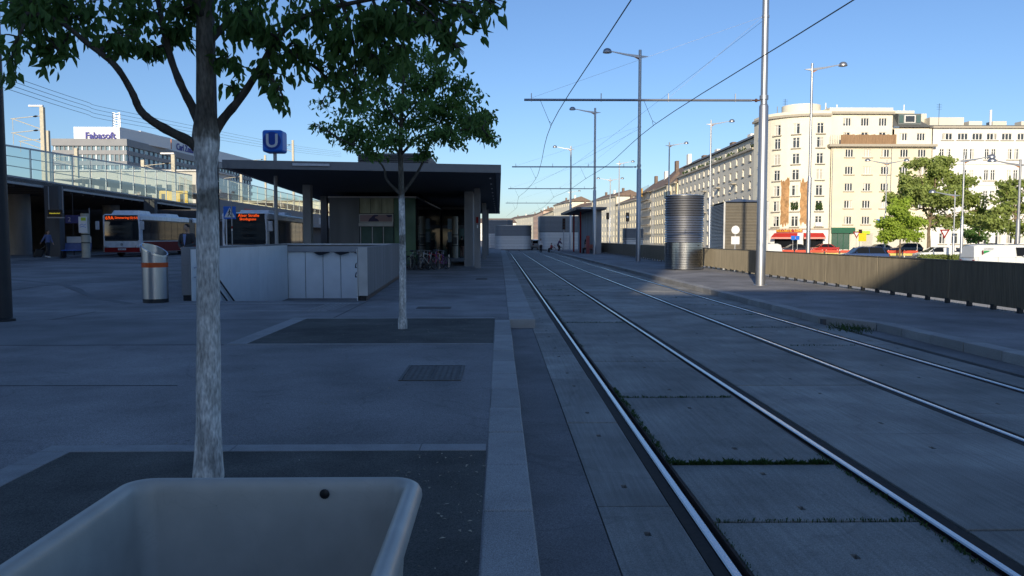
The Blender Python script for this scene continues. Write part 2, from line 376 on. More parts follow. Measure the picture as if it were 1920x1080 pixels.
# end stone of the raised platform edge: its face towards the camera
# ---- tree pits with stone edging
def pit(x0, x1, y0, y1, wl, wf, near=0):
    b = MB().add([(x0,y0,0.174),(x1,y0,0.174),(x1,y1,0.174),(x0,y1,0.174)], [(0,1,2,3)]).build('tree_pit', PIT); tag(b, kind='structure')
    y = y0
    while y < y1 - .05:
        l = min(1.21, y1 - y); MB().box(x0 - wl, y, 0.1, x0 - .004, y + l - .006, 0.179).build('edging_stone', PALE, b, bevel=.004); y += 1.21
    x = x0 - wl
    while x < x1 - .05:
        l = min(1.46, x1 - x)
        MB().box(x, y1 + .004, 0.1, x + l - .006, y1 + wf, 0.179).build('edging_stone', PALE, b, bevel=.004)
        if near: MB().box(x, y0 - near, 0.1, x + l - .006, y0 - .004, 0.179).build('edging_stone', PALE, b, bevel=.004)
        x += 1.46
    return b
pit(-3.30, -0.104, -1.5, 6.10, 0.24, 0.19)
pit(-3.93, -0.104, 12.40, 16.3, 0.30, 0.10, 0.07)
# ---- pale guide strips and tactile bars on the forecourt
gs = MB().box(-15.2, 17.93, 0.1, -3.9, 18.12, 0.176).build('guide_strip', PALE); tag(gs, kind='structure')
gs = MB().box(-8.0, 20.05, 0.1, -3.55, 20.32, 0.176).build('guide_strip', PALE); tag(gs, kind='structure')
for k in range(6):
    x = -4.30 + k * 0.105
    MB().bar((x - 0.05, 18.2, 0.172), (x + 0.02, 20.0, 0.172), 0.04, 0.012).build('tactile_bar', PALE, gs)
for pts in (((-13.6,16.4),(-15.6,20.2),(-12.9,26),(-11.4,31)), ((-9.2,20.0),(-14.2,25.5),(-19,29.5))):
    m = MB()
    for a, b in zip(pts[:-1], pts[1:]):
        n = 10
        for i in range(n):
            p = [a[k] + (b[k]-a[k]) * i/n for k in (0,1)]; q = [a[k] + (b[k]-a[k]) * (i+1)/n for k in (0,1)]
            m.bar((p[0],p[1],zg(*p)-0.01), (q[0],q[1],zg(*q)-0.01), 0.26, 0.028)
    tag(m.build('paving_band', pm('band_asphalt', (0.17,0.17,0.175), 0.85, var=0.1, speck=0.2)), kind='structure')
JT = pm('joint_tar', (0.035,0.035,0.037), .9, var=.3)
for x0, y0, x1, y1 in ((-17,12.30,-4.25,12.31),(-3.42,16.45,-3.44,20.9),(-12,15.1,-4.3,15.3),(-9.2,6.32,-9.0,17.9),(-16,9.0,-3.6,8.9)):
    tag(MB().bar((x0,y0,.1705),(x1,y1,.1705),.016,.006).build('paving_joint', JT), kind='structure')
lp_ = MB().add([(-16,12.32,.1735),(-4.24,12.32,.1735),(-4.24,16.3,.1735),(-16,15.9,.1735)],[(0,1,2,3)]).build('paving_patch', pm('asphalt_patch', (.19,.188,.19), .85, var=.12, scale=1.6, speck=.4, sscale=120, big=.15)); tag(lp_, kind='structure')
# ---- manhole covers
IRON = pm('cast_iron', (0.105, 0.10, 0.098), 0.6, 0.5, var=0.25, scale=14, speck=0.3, bump=0.4, bscale=90)
def cover(label, x0, y0, w, l, split=True):
    t = thing('manhole_cover', label, 'cover', (x0, y0, 0.174))
    m = MB(); m.box(0,0,-.03,w,.035,.008); m.box(0,l-.035,-.03,w,l,.008); m.box(0,.035,-.03,.035,l-.035,.008); m.box(w-.035,.035,-.03,w,l-.035,.008)
    m.build('frame', IRON, t)
    cells = [(0.042, w/2-.006), (w/2+.006, w-.042)] if split else [(0.042, w-.042)]
    for a, b in cells:
        p = MB().box(a, .042, -.03, b, l-.042, .004).build('lid', IRON, t)
        r = MB(); n = max(2, int((b-a)/.06)); k2 = max(2, int((l-.1)/.07))
        for i in range(n):
            for j in range(k2):
                x = a + .025 + (b-a-.05)*i/(n-1) ; y = .065 + (l-.13)*j/(k2-1); r.box(x-.014,y-.02,.003,x+.014,y+.02,.0065)
        tag(r.build('tread_pattern', IRON, p), kind='stuff')
cover('rectangular two-leaf iron cover in the paving before the far tree pit', -1.17, 9.15, 0.72, 1.08)
cover('narrow iron cover in the paving beside the stair wall', -1.95, 18.6, 0.80, 0.42)
cover('small iron grate in the paving near the station canopy', -0.95, 31.6, 0.45, 0.9, False)
# ---- grass in the slab joints
GRASS = pm('joint_grass', (0.035, 0.075, 0.018), 0.8, var=0.35, scale=20, trans=0.3)
gm = MB()
def blades(xa, ya, xb, yb, n, h0, h1, spread):
    for _ in range(n):
        t = random.random(); cl = 0.5 + 0.5*math.sin(t*23+xa*9)*math.sin(t*57)
        x = xa + (xb-xa)*t + random.gauss(0, spread if xa == xb else .004); y = ya + (yb-ya)*t + random.gauss(0, spread if ya == yb else .004)
        h = random.uniform(h0, h1) * (0.35 + cl); a = random.uniform(0, 6.28); w = 0.0035
        lx, ly = random.gauss(0, .5)*h, random.gauss(0, .5)*h; dx, dy = math.cos(a)*w, math.sin(a)*w
        gm.add([(x-dx,y-dy,-.03),(x+dx,y+dy,-.03),(x+lx*.4+dx*.7,y+ly*.4+dy*.7,h*.6),(x+lx,y+ly,h)], [(0,1,2),(0,2,3)])
for y, n, h in ((5.02, 240, .020), (6.31, 1900, .042), (9.01, 330, .026), (11.70, 60, .012), (17.08, 260, .030), (25.1, 120, .03), (27.8, 160, .03), (30.5, 90, .03)):
    blades(1.40, y, 2.66, y, n, h*.4, h, .008)
blades(1.385, 6.3, 1.385, 9.6, 900, .008, .026, .012); blades(2.68, 4.2, 2.68, 6.6, 450, .008, .026, .012)
blades(1.385, 13, 1.385, 24, 500, .005, .02, .01); blades(1.375, 3.0, 1.375, 5, 160, .005, .015, .008)
for y in (13.36, 16.1, 18.8, 21.5, 24.2): blades(4.9, y, 6.05, y, 110, .01, .028, .008)
tag(gm.build('joint_grass', GRASS), 'short green grass growing in the joints of the tram slabs', 'grass', kind='stuff')
wm = MB()
for _ in range(170):
    x = random.gauss(6.98, .2); y = random.gauss(15.75, .28); x = min(x, 7.36 - .45*max(0, y-15.6)); h = random.uniform(.03, .12); a = random.uniform(0, 6.28); w = .008
    lx, ly = random.gauss(0,.5)*h, random.gauss(0,.5)*h
    wm.add([(x-w,y,-.01),(x+w,y,-.01),(x+lx+w*.6,y+ly,h*.7),(x+lx*1.5,y+ly*1.5,h)], [(0,1,2),(0,2,3)])
tag(wm.build('weed_tuft', GRASS), 'dusty weed tuft in the corner of the right platform kerb', 'weed', kind='stuff')

lm_ = MB(); rg = random.Random(4)
for _ in range(330):
    if rg.random() < .55: x, y = -.1 - abs(rg.gauss(0,.5)), rg.uniform(1.2, 6.0)
    else: x, y = rg.uniform(-3.2,-.2), rg.uniform(2, 16)
    if x < -3.2: continue
    a = rg.uniform(0, 6.28); l = rg.uniform(.006, .022); dx, dy = math.cos(a)*l, math.sin(a)*l; z = .181
    lm_.add([(x-dx,y-dy,z),(x+dy*.4,y-dx*.4,z+rg.uniform(.001,.008)),(x+dx,y+dy,z),(x-dy*.4,y+dx*.4,z+rg.uniform(.001,.006))], [(0,1,2,3)])
tag(lm_.build('leaf_litter', pm('dry_litter', (.38,.34,.26), .9, var=.4, scale=30)), 'small dry leaf scraps scattered on the paving and the tree pits', 'litter', kind='stuff')
# ================================================================ FENCE ALONG THE RIGHT PLATFORM
FX = 11.5
# corrugated panel, 3.84 m of it
def panel_mesh(l):
    m = MB(); n = int(l / 0.06); z0, z1 = 0.10, 1.085
    for i in range(n):
        y = i * l / n; e = l / n
        m.add([(0,y,z0),(-.022,y+e*.2,z0),(-.022,y+e*.5,z0),(0,y+e*.7,z0),(0,y+e,z0),(0,y,z1),(-.022,y+e*.2,z1),(-.022,y+e*.5,z1),(0,y+e*.7,z1),(0,y+e,z1)],
              [(5,6,1,0),(6,7,2,1),(7,8,3,2),(8,9,4,3)])
    m.box(.004, 0, z0, .02, l, z1); m.box(-.03, 0, z1+.002, .035, l, z1 + .03)
    return m.mesh('fence_panel')
pmesh = panel_mesh(3.80); pmesh.materials.append(FENCE)
foot = MB().box(-.035, -.05, 0, .06, .05, .13).mesh('foot'); foot.materials.append(DARKM)
fl = {0: 'nearest bronze fence panel, dark in the shade at the right picture edge'}
y = 4.94 + 2*3.84; k = 2; ORD = ['first','second','third','fourth','fifth','sixth','seventh','eighth','ninth','tenth','eleventh','twelfth','thirteenth','fourteenth','fifteenth','sixteenth']
while y < 100:
    names = ['out of view at the right', 'just out of view at the right', 'out of view before the right picture edge', 'cut by the right picture edge, dark in shade', 'second from the right picture edge, dark in shade', 'third from the right picture edge, where shade begins', 'standing right of the big pole, sunlit', 'standing behind the big pole, sunlit', 'standing left of the big pole, sunlit', 'beside the round vent tower, sunlit']
    lab = 'bronze corrugated fence panel ' + (names[k] if k < len(names) else 'in shade, %s one beyond the round vent tower' % ORD[k - len(names)])
    if True:
        t = thing('fence_panel', lab, 'fence', (FX, y, 0.146), 0, 'fence panels along the right platform')
        link('sheet', pmesh, FENCE, t)
        for q in range(4): link('foot', foot, DARKM, t, loc=(0, .04 + q*.96, 0))
    y += 3.84; k += 1
# weeds under the fence
wf = MB()
for _ in range(1500):
    y = random.uniform(14, 60); x = FX + random.uniform(-.05, .16); h = random.uniform(.02, .08); w = .006; lx = random.gauss(0,.4)*h; ly = random.gauss(0,.4)*h
    wf.add([(x,y-w,.14),(x,y+w,.14),(x+lx,y+ly,.146+h)], [(0,1,2)])
tag(wf.build('fence_weeds', GRASS), 'low weeds along the foot of the bronze fence', 'weeds', kind='stuff')

def onz(px, py, z):
    d = _RM @ Vector(((px - 960) / 1500, (540 - py) / 1500, -1)); o = Vector((0, 0, CAM_H)); return o + d * ((z - CAM_H) / d.z)

# ================================================================ STAIR DOWN TO THE UNDERGROUND
sw = thing('stair_enclosure', 'concrete parapet with white panels around the stair going underground', 'stair', (0, 0, 0))
sk = lambda y: -0.052 * (y - 20.95)
WT = 1.575
def wall_run(x0, x1, ya, yb, z0, z1, mt, name, bevel=0.0):
    return MB().prism([(x0+sk(ya),ya),(x1+sk(ya),ya),(x1+sk(yb),yb),(x0+sk(yb),yb)], z0, z1).build(name, mt, sw, bevel=bevel)
wall_run(-3.70, -3.46, 20.97, 33.3, 0.30, WT, pm('board_concrete', (0.20,0.20,0.205), .85, var=.16, scale=1.5, stretch=(2,2,.2), speck=.15), 'right_wall', 0.01)
wall_run(-3.68, -3.50, 21.02, 33.2, -0.2, 0.30, DARKM, 'right_plinth')
MB().box(-3.702, 20.955, 0.302, -3.458, 20.968, WT-.002).build('end_face', CONCL, sw)
wall_run(-8.30, -8.07, 20.97, 33.3, 0.32, WT, CONC, 'left_wall', 0.01)
wall_run(-8.28, -8.09, 21.02, 33.2, -0.2, 0.32, DARKM, 'left_plinth')
MB().prism([(-8.93,33.02),(-4.1,33.02),(-4.1,33.3),(-8.93,33.3)], -0.2, WT-.05).build('back_wall', CONC, sw)
MB().box(-8.95, 32.9, WT-.048, -4.08, 33.36, WT+.01).build('back_cap', pm('cap_steel', (0.55,0.56,0.58), 0.35, 0.6), sw)
MB().box(-8.70, 32.80, 1.25, -4.36, 32.96, 1.48).build('gutter', PAINTG, sw)
for k in range(6):     # white glass panels of the back wall
    x = -8.685 + k * 0.722
    MB().box(x + .012, 32.90, -3.4, x + .71, 32.955, 1.24).build('cladding_panel', WPAN, sw, bevel=.004)
for s, xw in ((1, -8.062), (-1, -3.722)):
    y = 21.0
    while y < 32.8:
        a, b = y + .006, min(y + 1.18, 32.86) - .006
        MB().prism([(xw+sk(a),a),(xw+s*.02+sk(a),a),(xw+s*.02+sk(b),b),(xw+sk(b),b)], -3.4, WT-.06).build('cladding_panel', WPAN, sw)
        y += 1.18
for k in range(22):    # the flight itself
    y = 21.15 + k * 0.33
    MB().prism([(-8.05+sk(y),y),(-3.74+sk(y),y),(-3.74+sk(y),y+.345),(-8.05+sk(y),y+.345)], -3.6, 0.10 - k*.155).build('step', CONC, sw)
for dz in (0, -.30):
    for xo in (.07, ):
        MB().tube([(-7.99+sk(22.1),22.1,1.15+dz),(-7.99+sk(31),31,-3.2+dz)], .024, 8).build('handrail', BLACK, sw, True)
for xw, s in ((-8.04, 1), (-3.74, -1)):
    for z in (1.09, .84):
        p = [(xw+s*.0, 21.15, z-.06), (xw+s*.07, 21.18, z-.05), (xw+s*.09, 21.3, z-.03), (xw+s*.10, 21.42, z+.03), (xw+s*.09, 21.55, z+.06), (xw+s*.04, 21.6, z+.03)]
        MB().tube(p, .017, 8).build('rail_end', STEEL if s > 0 else BLACK, sw, True)
l = MB().box(-8.045, 21.5, .38, -8.0, 21.68, .66).build('stair_light', BLACK, sw)
MB().box(-8.01, 21.53, .40, -7.992, 21.65, .56).build('diffuser', LAMPW, l)
for a, b in ((-7.6, -6.9), (-6.75, -6.1), (-5.95, -5.4)):   # lamps hung under the gutter
    MB().loft([[(a,32.72,1.22),(b,32.72,1.22),(b-.1,32.85,1.24),(a+.1,32.85,1.24)],[(a+.25,32.6,1.12),(b-.3,32.6,1.13),(b-.35,32.7,1.12),(a+.3,32.7,1.11)]]).build('lamp_bracket', DARKM, sw)

# ================================================================ STEEL LITTER BIN
lb = thing('litter_bin', 'tall steel litter bin with slanted mouth and orange band', 'bin', (-8.80, 20.55, 0.17))
r = .31; n = 40; tops = []; rings = []
def topz(t): return 1.345 + .155 * math.cos(t - R(160))
o_, i_ = [], []
for k in range(n):
    t = 2*math.pi*k/n; o_.append((r*math.cos(t), r*math.sin(t))); i_.append(((r-.022)*math.cos(t), (r-.022)*math.sin(t)))
T = [topz(2*math.pi*k/n) for k in range(n)]
MB().loft([[(*p,.10) for p in o_], [(*p, T[k]) for k,p in enumerate(o_)], [(*p, T[k]+.004) for k,p in enumerate(i_)], [(*p,.55) for p in i_]]).build('drum', STEEL, lb, True)
MB().lathe([(r-.005,.0),(r-.005,.10)], 40).build('base', DARKM, lb, True)
MB().lathe([(r+.004,.90),(r+.004,1.02)], 40).build('band', ORANGE, lb, True)
m = MB()
for k in range(n):
    k2 = (k+1) % n
    a = (r+.012)/r; p = [(o_[k][0]*a, o_[k][1]*a, T[k]-.035), (o_[k2][0]*a, o_[k2][1]*a, T[k2]-.035), (o_[k2][0]*a, o_[k2][1]*a, T[k2]+.012), (o_[k][0]*a, o_[k][1]*a, T[k]+.012), (i_[k2][0], i_[k2][1], T[k2]+.012), (i_[k][0], i_[k][1], T[k]+.012)]
    m.add(p, [(0,1,2,3),(3,2,4,5)])
m.build('mouth_rim', pm('rim_bright', (0.7,0.71,0.73), .25, 1.0, var=.03), lb, True)

# ================================================================ OPEN PLASTIC CONTAINER IN FRONT
RZ = 0.95
a = onz(243, 893, RZ); b = onz(792, 888, RZ); x0, x1, y1 = a.x - .005, b.x + .01, (a.y + b.y)/2
y0 = 0.75
ct = thing('plastic_container', 'open grey plastic container with thick rounded rim, close to the camera', 'container', ((x0+x1)/2, (y0+y1)/2, 0.176))
hx, hy = (x1-x0)/2, (y1-y0)/2
def rr(d, z, r0=.105):
    r = max(.03, r0 - d*.6); pts = []
    for cx, cy, a0 in ((hx-d-r, hy-d-r, 0), (-hx+d+r, hy-d-r, 90), (-hx+d+r, -hy+d+r, 180), (hx-d-r, -hy+d+r, 270)):
        for k in range(9): t = R(a0 + k*90/8); pts.append((cx + r*math.cos(t), cy + r*math.sin(t), z - .176))
    return pts
prof = [(.105,.18),(.075,.5),(.055,.84),(.050,.875),(.012,.880),(.004,.888),(.0,.903),(.002,.922),(.010,.938),(.022,.947),(.036,.950),(.050,.947),(.060,.939),(.067,.925),(.070,.905),(.074,.86),(.092,.60),(.115,.24)]
MB().loft([rr(d, z) for d, z in prof]).build('tub', BINP, ct, True)
p = onz(615, 917, .905); by = hy - .078
bl = MB().lathe([(.0,0),(.016,0),(.018,.006),(.012,.010),(.0,.010)], 14).build('bolt', BLACK, ct, True); bl.location = (p.x - (x0+x1)/2 , by, .905-.176); bl.rotation_euler = (R(90), 0, 0)
for q in (( -hx*.35), (hx*.62)):
    pass

# ================================================================ TREES BY THE KERB
LEAF = pm('leaf_green', (0.11, 0.21, 0.055), 0.55, var=0.35, scale=5, rnd=0, trans=0.5, spec=0.35)
LEAF2 = pm('leaf_green_mid', (0.14, 0.26, 0.065), 0.6, var=0.35, scale=2.5, trans=0.5)
LEAFB = pm('leaf_bright', (0.34, 0.46, 0.06), 0.6, var=0.3, scale=1.2, trans=0.4)
LEAFR = pm('leaf_street', (0.30, 0.37, 0.10), 0.6, var=0.4, scale=0.8, trans=0.4)
def bark(name, zpale, zb0, zb1):
    m = pm(name, (0.56,0.555,0.53), 0.9, var=0.30, scale=9, stretch=(2.0,2.0,0.6), bump=0.9, bscale=28, speck=0.38, sscale=34, big=.2, bigscale=5)
    nt = m.node_tree; N = nt.nodes; L = nt.links; b = N['Principled BSDF']; src = b.inputs['Base Color'].links[0].from_socket
    g = [n for n in N if n.type == 'NEW_GEOMETRY'][0]; sx = N.new('ShaderNodeSeparateXYZ'); L.new(g.outputs['Position'], sx.inputs[0])
    nz = N.new('ShaderNodeTexNoise'); nz.inputs['Scale'].default_value = 14; L.new(g.outputs['Position'], nz.inputs['Vector'])
    ad = N.new('ShaderNodeMath'); ad.operation = 'MULTIPLY_ADD'; ad.inputs[1].default_value = .22; L.new(nz.outputs['Fac'], ad.inputs[0]); L.new(sx.outputs['Z'], ad.inputs[2])
    cr = N.new('ShaderNodeValToRGB'); e = cr.color_ramp.elements; s = 4.0
    mr = N.new('ShaderNodeMath'); mr.operation = 'DIVIDE'; mr.inputs[1].default_value = s; L.new(ad.outputs[0], mr.inputs[0]); L.new(mr.outputs[0], cr.inputs[0])
    o = .11; W = (1,1,1,1); D = (.22,.20,.17,1)
    e[0].position = (zb0+o-.03)/s; e[0].color = W; e[1].position = (zb0+o+.02)/s; e[1].color = (.42,.41,.38,1)
    for ps, cc in (((zb1+o-.02)/s, (.42,.41,.38,1)), ((zb1+o+.03)/s, W), ((zpale+o-.05)/s, W), ((zpale+o+.06)/s, D)):
        k = e.new(ps); k.color = cc
    mx = N.new('ShaderNodeMix'); mx.data_type = 'RGBA'; mx.blend_type = 'MULTIPLY'; mx.inputs[0].default_value = 1
    L.new(src, mx.inputs[6]); L.new(cr.outputs[0], mx.inputs[7]); L.new(mx.outputs[2], b.inputs['Base Color']); return m
BARKD = pm('bark_dark', (0.075,0.066,0.055), 0.95, var=0.35, scale=10, stretch=(2,2,.5), bump=0.9, bscale=30)
BARKL = pm('bark_street', (0.20,0.15,0.10), 0.95, var=0.3, scale=3, bump=.4)
def smooth_path(pts, k=4):
    pts = [Vector(p) for p in pts]; out = []
    for i in range(len(pts)-1):
        p0, p1, p2, p3 = pts[max(i-1,0)], pts[i], pts[i+1], pts[min(i+2,len(pts)-1)]
        for j in range(k):
            t = j/k; out.append(.5*((2*p1) + (p2-p0)*t + (2*p0-5*p1+4*p2-p3)*t*t + (3*p1-p0-3*p2+p3)*t**3))
    out.append(pts[-1]); return out
def limb(m, pts, r0, r1, n=10, k=4, wob=0.0, rnd=random):
    p = smooth_path(pts, k); N_ = len(p); rr_ = [r0 + (r1-r0)*(i/(N_-1))**.8 for i in range(N_)]
    if wob: rr_ = [q*(1+rnd.uniform(-wob,wob)) for q in rr_]
    m.tube(p, rr_, n); return p
def add_leaf(m, p, d, L_, W_, rnd):
    d = d.normalized(); s = d.cross(Vector((rnd.gauss(0,1), rnd.gauss(0,1), rnd.gauss(0,.5))))
    if s.length < 1e-3: s = Vector((1,0,0))
    s.normalize(); nrm = d.cross(s) * (W_*.25)
    q = p + d*L_; l1 = p + d*(L_*.28) + s*(W_*.5) + nrm; l2 = p + d*(L_*.62) + s*(W_*.40) + nrm
    r1 = p + d*(L_*.28) - s*(W_*.5) + nrm; r2 = p + d*(L_*.62) - s*(W_*.40) + nrm
    q = q + Vector((rnd.gauss(0,.1), rnd.gauss(0,.1), 0))*L_
    m.add([p, l1, l2, q, r2, r1], [(0,1,2,3),(0,3,4,5)])
def crown(tree, origin, clumps, limbs_pts, L_, W_, mt, twig_mt, rnd, ntw=7, droop=1.0, twr=.006):
    lm, tm = MB(), MB(); allp = [q for lp in limbs_pts for q in lp]
    for c, rad, nl in clumps:
        c = Vector(c)
        near = min(allp, key=lambda q: (q-c).length)
        mid = (near + c)/2 + Vector((rnd.gauss(0,.08),rnd.gauss(0,.08),rnd.uniform(.02,.12)))*min(1,(near-c).length)
        ax = smooth_path([near, mid, c], 4); tm.tube(ax, [twr*2.2 - twr*1.2*i/(len(ax)-1) for i in range(len(ax))], 5, False)
        for k in range(ntw):
            u = Vector((rnd.gauss(0,1), rnd.gauss(0,1), rnd.gauss(0,1))).normalized(); f = rnd.uniform(.6, 1.08)
            e = c + Vector((u.x*rad[0], u.y*rad[1], u.z*rad[2]))*f; st_ = ax[rnd.randrange(len(ax)//2, len(ax))]
            tw = smooth_path([st_, (st_+e)/2 + Vector((rnd.gauss(0,.12)*rad[0], rnd.gauss(0,.12)*rad[1], .15*rad[2])), e], 4)
            tm.tube(tw, [twr - twr*.7*i/(len(tw)-1) for i in range(len(tw))], 4, False)
            for j in range(max(1, nl // ntw)):
                b_ = tw[min(len(tw)-1, int(len(tw)*(1-rnd.random()**1.5*.95)))]
                p = b_ + Vector((rnd.uniform(-.34,.34)*rad[0], rnd.uniform(-.34,.34)*rad[1], rnd.uniform(-.32,.3)*rad[2]))
                d = Vector((rnd.gauss(0,.55), rnd.gauss(0,.55), -droop + rnd.gauss(0,.45)))
                sc = rnd.uniform(.65, 1.15); add_leaf(lm, p, d, L_*sc, W_*sc, rnd)
    for m in (lm, tm): m.v = [tuple(Vector(p) - origin) for p in m.v]
    c = lm.build('crown', mt, tree); tm.build('twigs', twig_mt, tree, True)
    return c

def kerb_tree1():
    rnd = random.Random(11); D = 5.42; base = Vector((at(390, 700, D).x, D, 0.17))
    t = thing('street_tree', 'near tree with pale trunk and dark hanging leaves behind the plastic container', 'tree', base, 0, 'trees in the kerb pits')
    A = lambda x, y, d=D: at(x, y, d)
    tm = MB(); tr = [Vector((A(390,880).x, D, .12)), A(391,820), A(391,640), A(390,500), A(389,380), A(387,300), A(386,240), A(384,120), A(383,0,D), A(388,-160,D+.05), A(380,-420,D)]
    p = smooth_path(tr, 5); N_ = len(p)
    def rad(q):
        z = q.z
        if z < .5: return .083 + (0.5-z)*.06
        if z < 2.3: return .083 - (z-.5)*.0085
        if z < 2.62: return .068 + .020*math.sin((z-2.3)/.32*math.pi)
        return max(.012, .060 - (z-2.62)*.016)
    tm.tube(p, [rad(q)*(1+rnd.uniform(-.03,.03)) for q in p], 16)
    tm.v = [tuple(Vector(q) - base) for q in tm.v]; tm.build('trunk', bark('bark_near', 2.46, 1.99, 2.13), t, True)
    limbs = []
    for pts, r0, r1 in (([A(378,285),A(357,266,D-.05),A(318,246,D-.1),A(284,226,D-.15),A(262,205,D-.2),A(246,170,D-.25),A(215,122,D-.3),A(165,82,D-.35),A(110,40,D-.4),A(50,25,D-.45)], .038, .012),
                        ([A(384,262),A(365,210,D+.1),A(342,165,D+.15),A(322,115,D+.2),A(308,60,D+.2),A(296,0,D+.25),A(270,-90,D+.3)], .036, .014),
                        ([A(392,275),A(412,232,D+.05),A(450,185,D),A(480,140,D-.05),A(510,90,D-.1),A(545,45,D-.15),A(620,15,D-.2),A(740,-10,D-.3)], .036, .012),
                        ([A(384,90),A(440,30,D+.2),A(560,-60,D+.4),A(700,-90,D+.5)], .026, .010), ([A(384,40),A(330,-60,D-.3),A(230,-140,D-.5)], .026, .01),
                        ([A(385,-60),A(470,-160,D-.4),A(560,-260,D-.6)], .024, .008), ([A(386,-200),A(330,-330,D+.3),A(260,-420,D+.4)], .02, .007)):
        m = MB(); lp = limb(m, pts, r0, r1, 10, 5, .07, rnd); limbs.append(lp); m.v = [tuple(Vector(q) - base) for q in m.v]; m.build('branch', BARKD, t, True)
    limbs.append(p[len(p)//2+8:])
    cl = []
    for x, y, dd, rx, rz, nl in ((60,48,-.4,.22,.16,330),(12,105,-.5,.10,.12,110),(110,92,-.35,.12,.14,170),(160,30,-.2,.26,.17,380),(95,20,.2,.2,.12,220),(225,60,-.3,.14,.12,190),(30,20,.1,.15,.1,150),
        (265,28,.2,.2,.15,260),(262,92,.25,.14,.08,150),(330,70,.3,.16,.12,220),(350,15,-.1,.16,.12,200),(440,50,.2,.20,.16,300),(430,118,.1,.11,.1,130),(436,160,.05,.07,.06,60),(500,60,-.2,.22,.17,340),(470,10,.3,.2,.12,220),
        (505,150,-.15,.11,.12,150),(530,178,-.2,.07,.08,70),(560,110,-.1,.16,.14,230),(600,45,-.2,.2,.17,320),(650,100,-.1,.17,.16,280),(620,150,0,.08,.08,70),(668,168,-.15,.11,.12,150),(700,60,-.3,.18,.17,300),(705,135,-.2,.10,.12,120),(745,30,-.4,.2,.14,280),(760,95,-.4,.10,.12,130),(730,95,.1,.12,.12,140),
        (820,15,-.4,.18,.13,260),(850,70,-.5,.10,.12,120),(862,95,-.5,.04,.05,24),(890,25,-.5,.10,.10,120),(930,5,-.5,.08,.07,50),(800,45,-.5,.13,.1,140),
        (180,-60,.2,.35,.2,380),(330,-90,-.3,.35,.22,380),(470,-100,.4,.35,.22,380),(620,-80,-.4,.35,.22,400),(760,-70,.2,.32,.2,340),(60,-40,.3,.28,.2,260),(880,-60,.1,.25,.18,220),
        (250,-220,.4,.42,.28,420),(420,-260,-.6,.42,.3,420),(580,-250,.5,.42,.3,420),(720,-210,-.2,.4,.26,380),(130,-190,-.5,.36,.26,320),(380,-430,.2,.45,.3,420),(540,-420,-.3,.42,.3,380),(250,-380,-.3,.4,.28,340),
        (420,-30,1.0,.4,.3,380),(560,-10,1.1,.4,.25,360),(260,-20,1.0,.4,.25,340),(360,-120,-1.0,.35,.2,260),(600,-160,-1.0,.35,.2,260)):
        c = A(x, y, D + dd); cl.append((c, (rx*1.12, rx*1.2, rz*1.08), int(nl*.55)))
    crown(t, base, cl, limbs, .092, .036, LEAF, BARKD, rnd)
kerb_tree1()

def kerb_tree2():
    rnd = random.Random(5); D = 14.45; A = lambda x, y, d=D: at(x, y, d); base = Vector((A(755,600).x, D, .17))
    t = thing('street_tree', 'slender pale-trunked tree standing in the far pit before the station canopy', 'tree', base, 0, 'trees in the kerb pits')
    p = smooth_path([Vector((base.x, D, .12)), A(755,580), A(755,500), A(754,420), A(753,370), A(752,330), A(751,290), A(752,230), A(756,160), A(760,110)], 5)
    tm = MB(); tm.tube(p, [(.085 if q.z < .35 else .066) - max(0, q.z-.4)*.0062 - (max(0,q.z-2.6)*.008) for q in p], 14)
    tm.v = [tuple(Vector(q)-base) for q in tm.v]; tm.build('trunk', bark('bark_far', 2.52, 1.72, 1.88), t, True); limbs = [p[25:]]
    for pts, r0, r1 in (([A(752,366),A(738,352,D-.1),A(724,335,D-.15),A(718,312,D-.2),A(690,285,D-.3),A(640,262,D-.5)], .032, .010), ([A(754,362),A(772,340,D+.1),A(790,310,D+.2),A(806,270,D+.3),A(830,220,D+.4),A(850,180,D+.4)], .034, .012),
                        ([A(752,300),A(735,262,D+.3),A(705,215,D+.5),A(660,190,D+.6),A(610,180,D+.6)], .026, .007), ([A(752,290),A(790,255,D-.4),A(850,245,D-.6),A(905,240,D-.6)], .026, .009), ([A(753,240),A(720,190,D-.3),A(700,150,D-.4)], .022, .008), ([A(753,230),A(800,170,D),A(820,130,D)], .022, .008)):
        m = MB(); lp = limb(m, pts, r0, r1, 8, 4, .05, rnd); limbs.append(lp); m.v = [tuple(Vector(q)-base) for q in m.v]; m.build('branch', BARKL if False else BARKD, t, True)
    cl = []
    for x, y, dd, rx, rz, nl in ((850,205,.2,.62,.50,1500),(885,235,-.3,.42,.36,800),(905,255,.1,.30,.26,360),(840,260,-.4,.5,.28,760),(800,285,.1,.25,.15,220),(790,165,.3,.5,.4,800),(830,150,-.2,.4,.3,560),(760,130,0,.45,.3,520),(710,170,-.3,.42,.3,430),(730,215,.4,.55,.4,800),(680,240,-.2,.5,.34,700),(740,262,-.4,.5,.25,560),(650,262,.2,.36,.24,360),(690,285,-.3,.32,.16,230),
            (612,245,-.3,.2,.14,90),(590,235,-.4,.12,.08,36),(600,200,.5,.28,.2,60),(625,175,.6,.28,.2,60),(660,205,.3,.3,.2,130),(770,200,-.5,.45,.34,520),(800,225,.6,.5,.36,520),(925,262,-.1,.12,.1,70),(915,215,.1,.2,.16,160),(800,105,.1,.35,.25,330),(740,95,.2,.3,.22,240),(700,130,.2,.3,.2,200),(870,165,.2,.3,.22,260)):
        cl.append((A(x, y, D+dd), (rx, rx*1.1, rz), int(nl*.72)))
    crown(t, base, cl, limbs, .105, .044, LEAF2, BARKD, rnd, 9, .8, .007)
kerb_tree2()

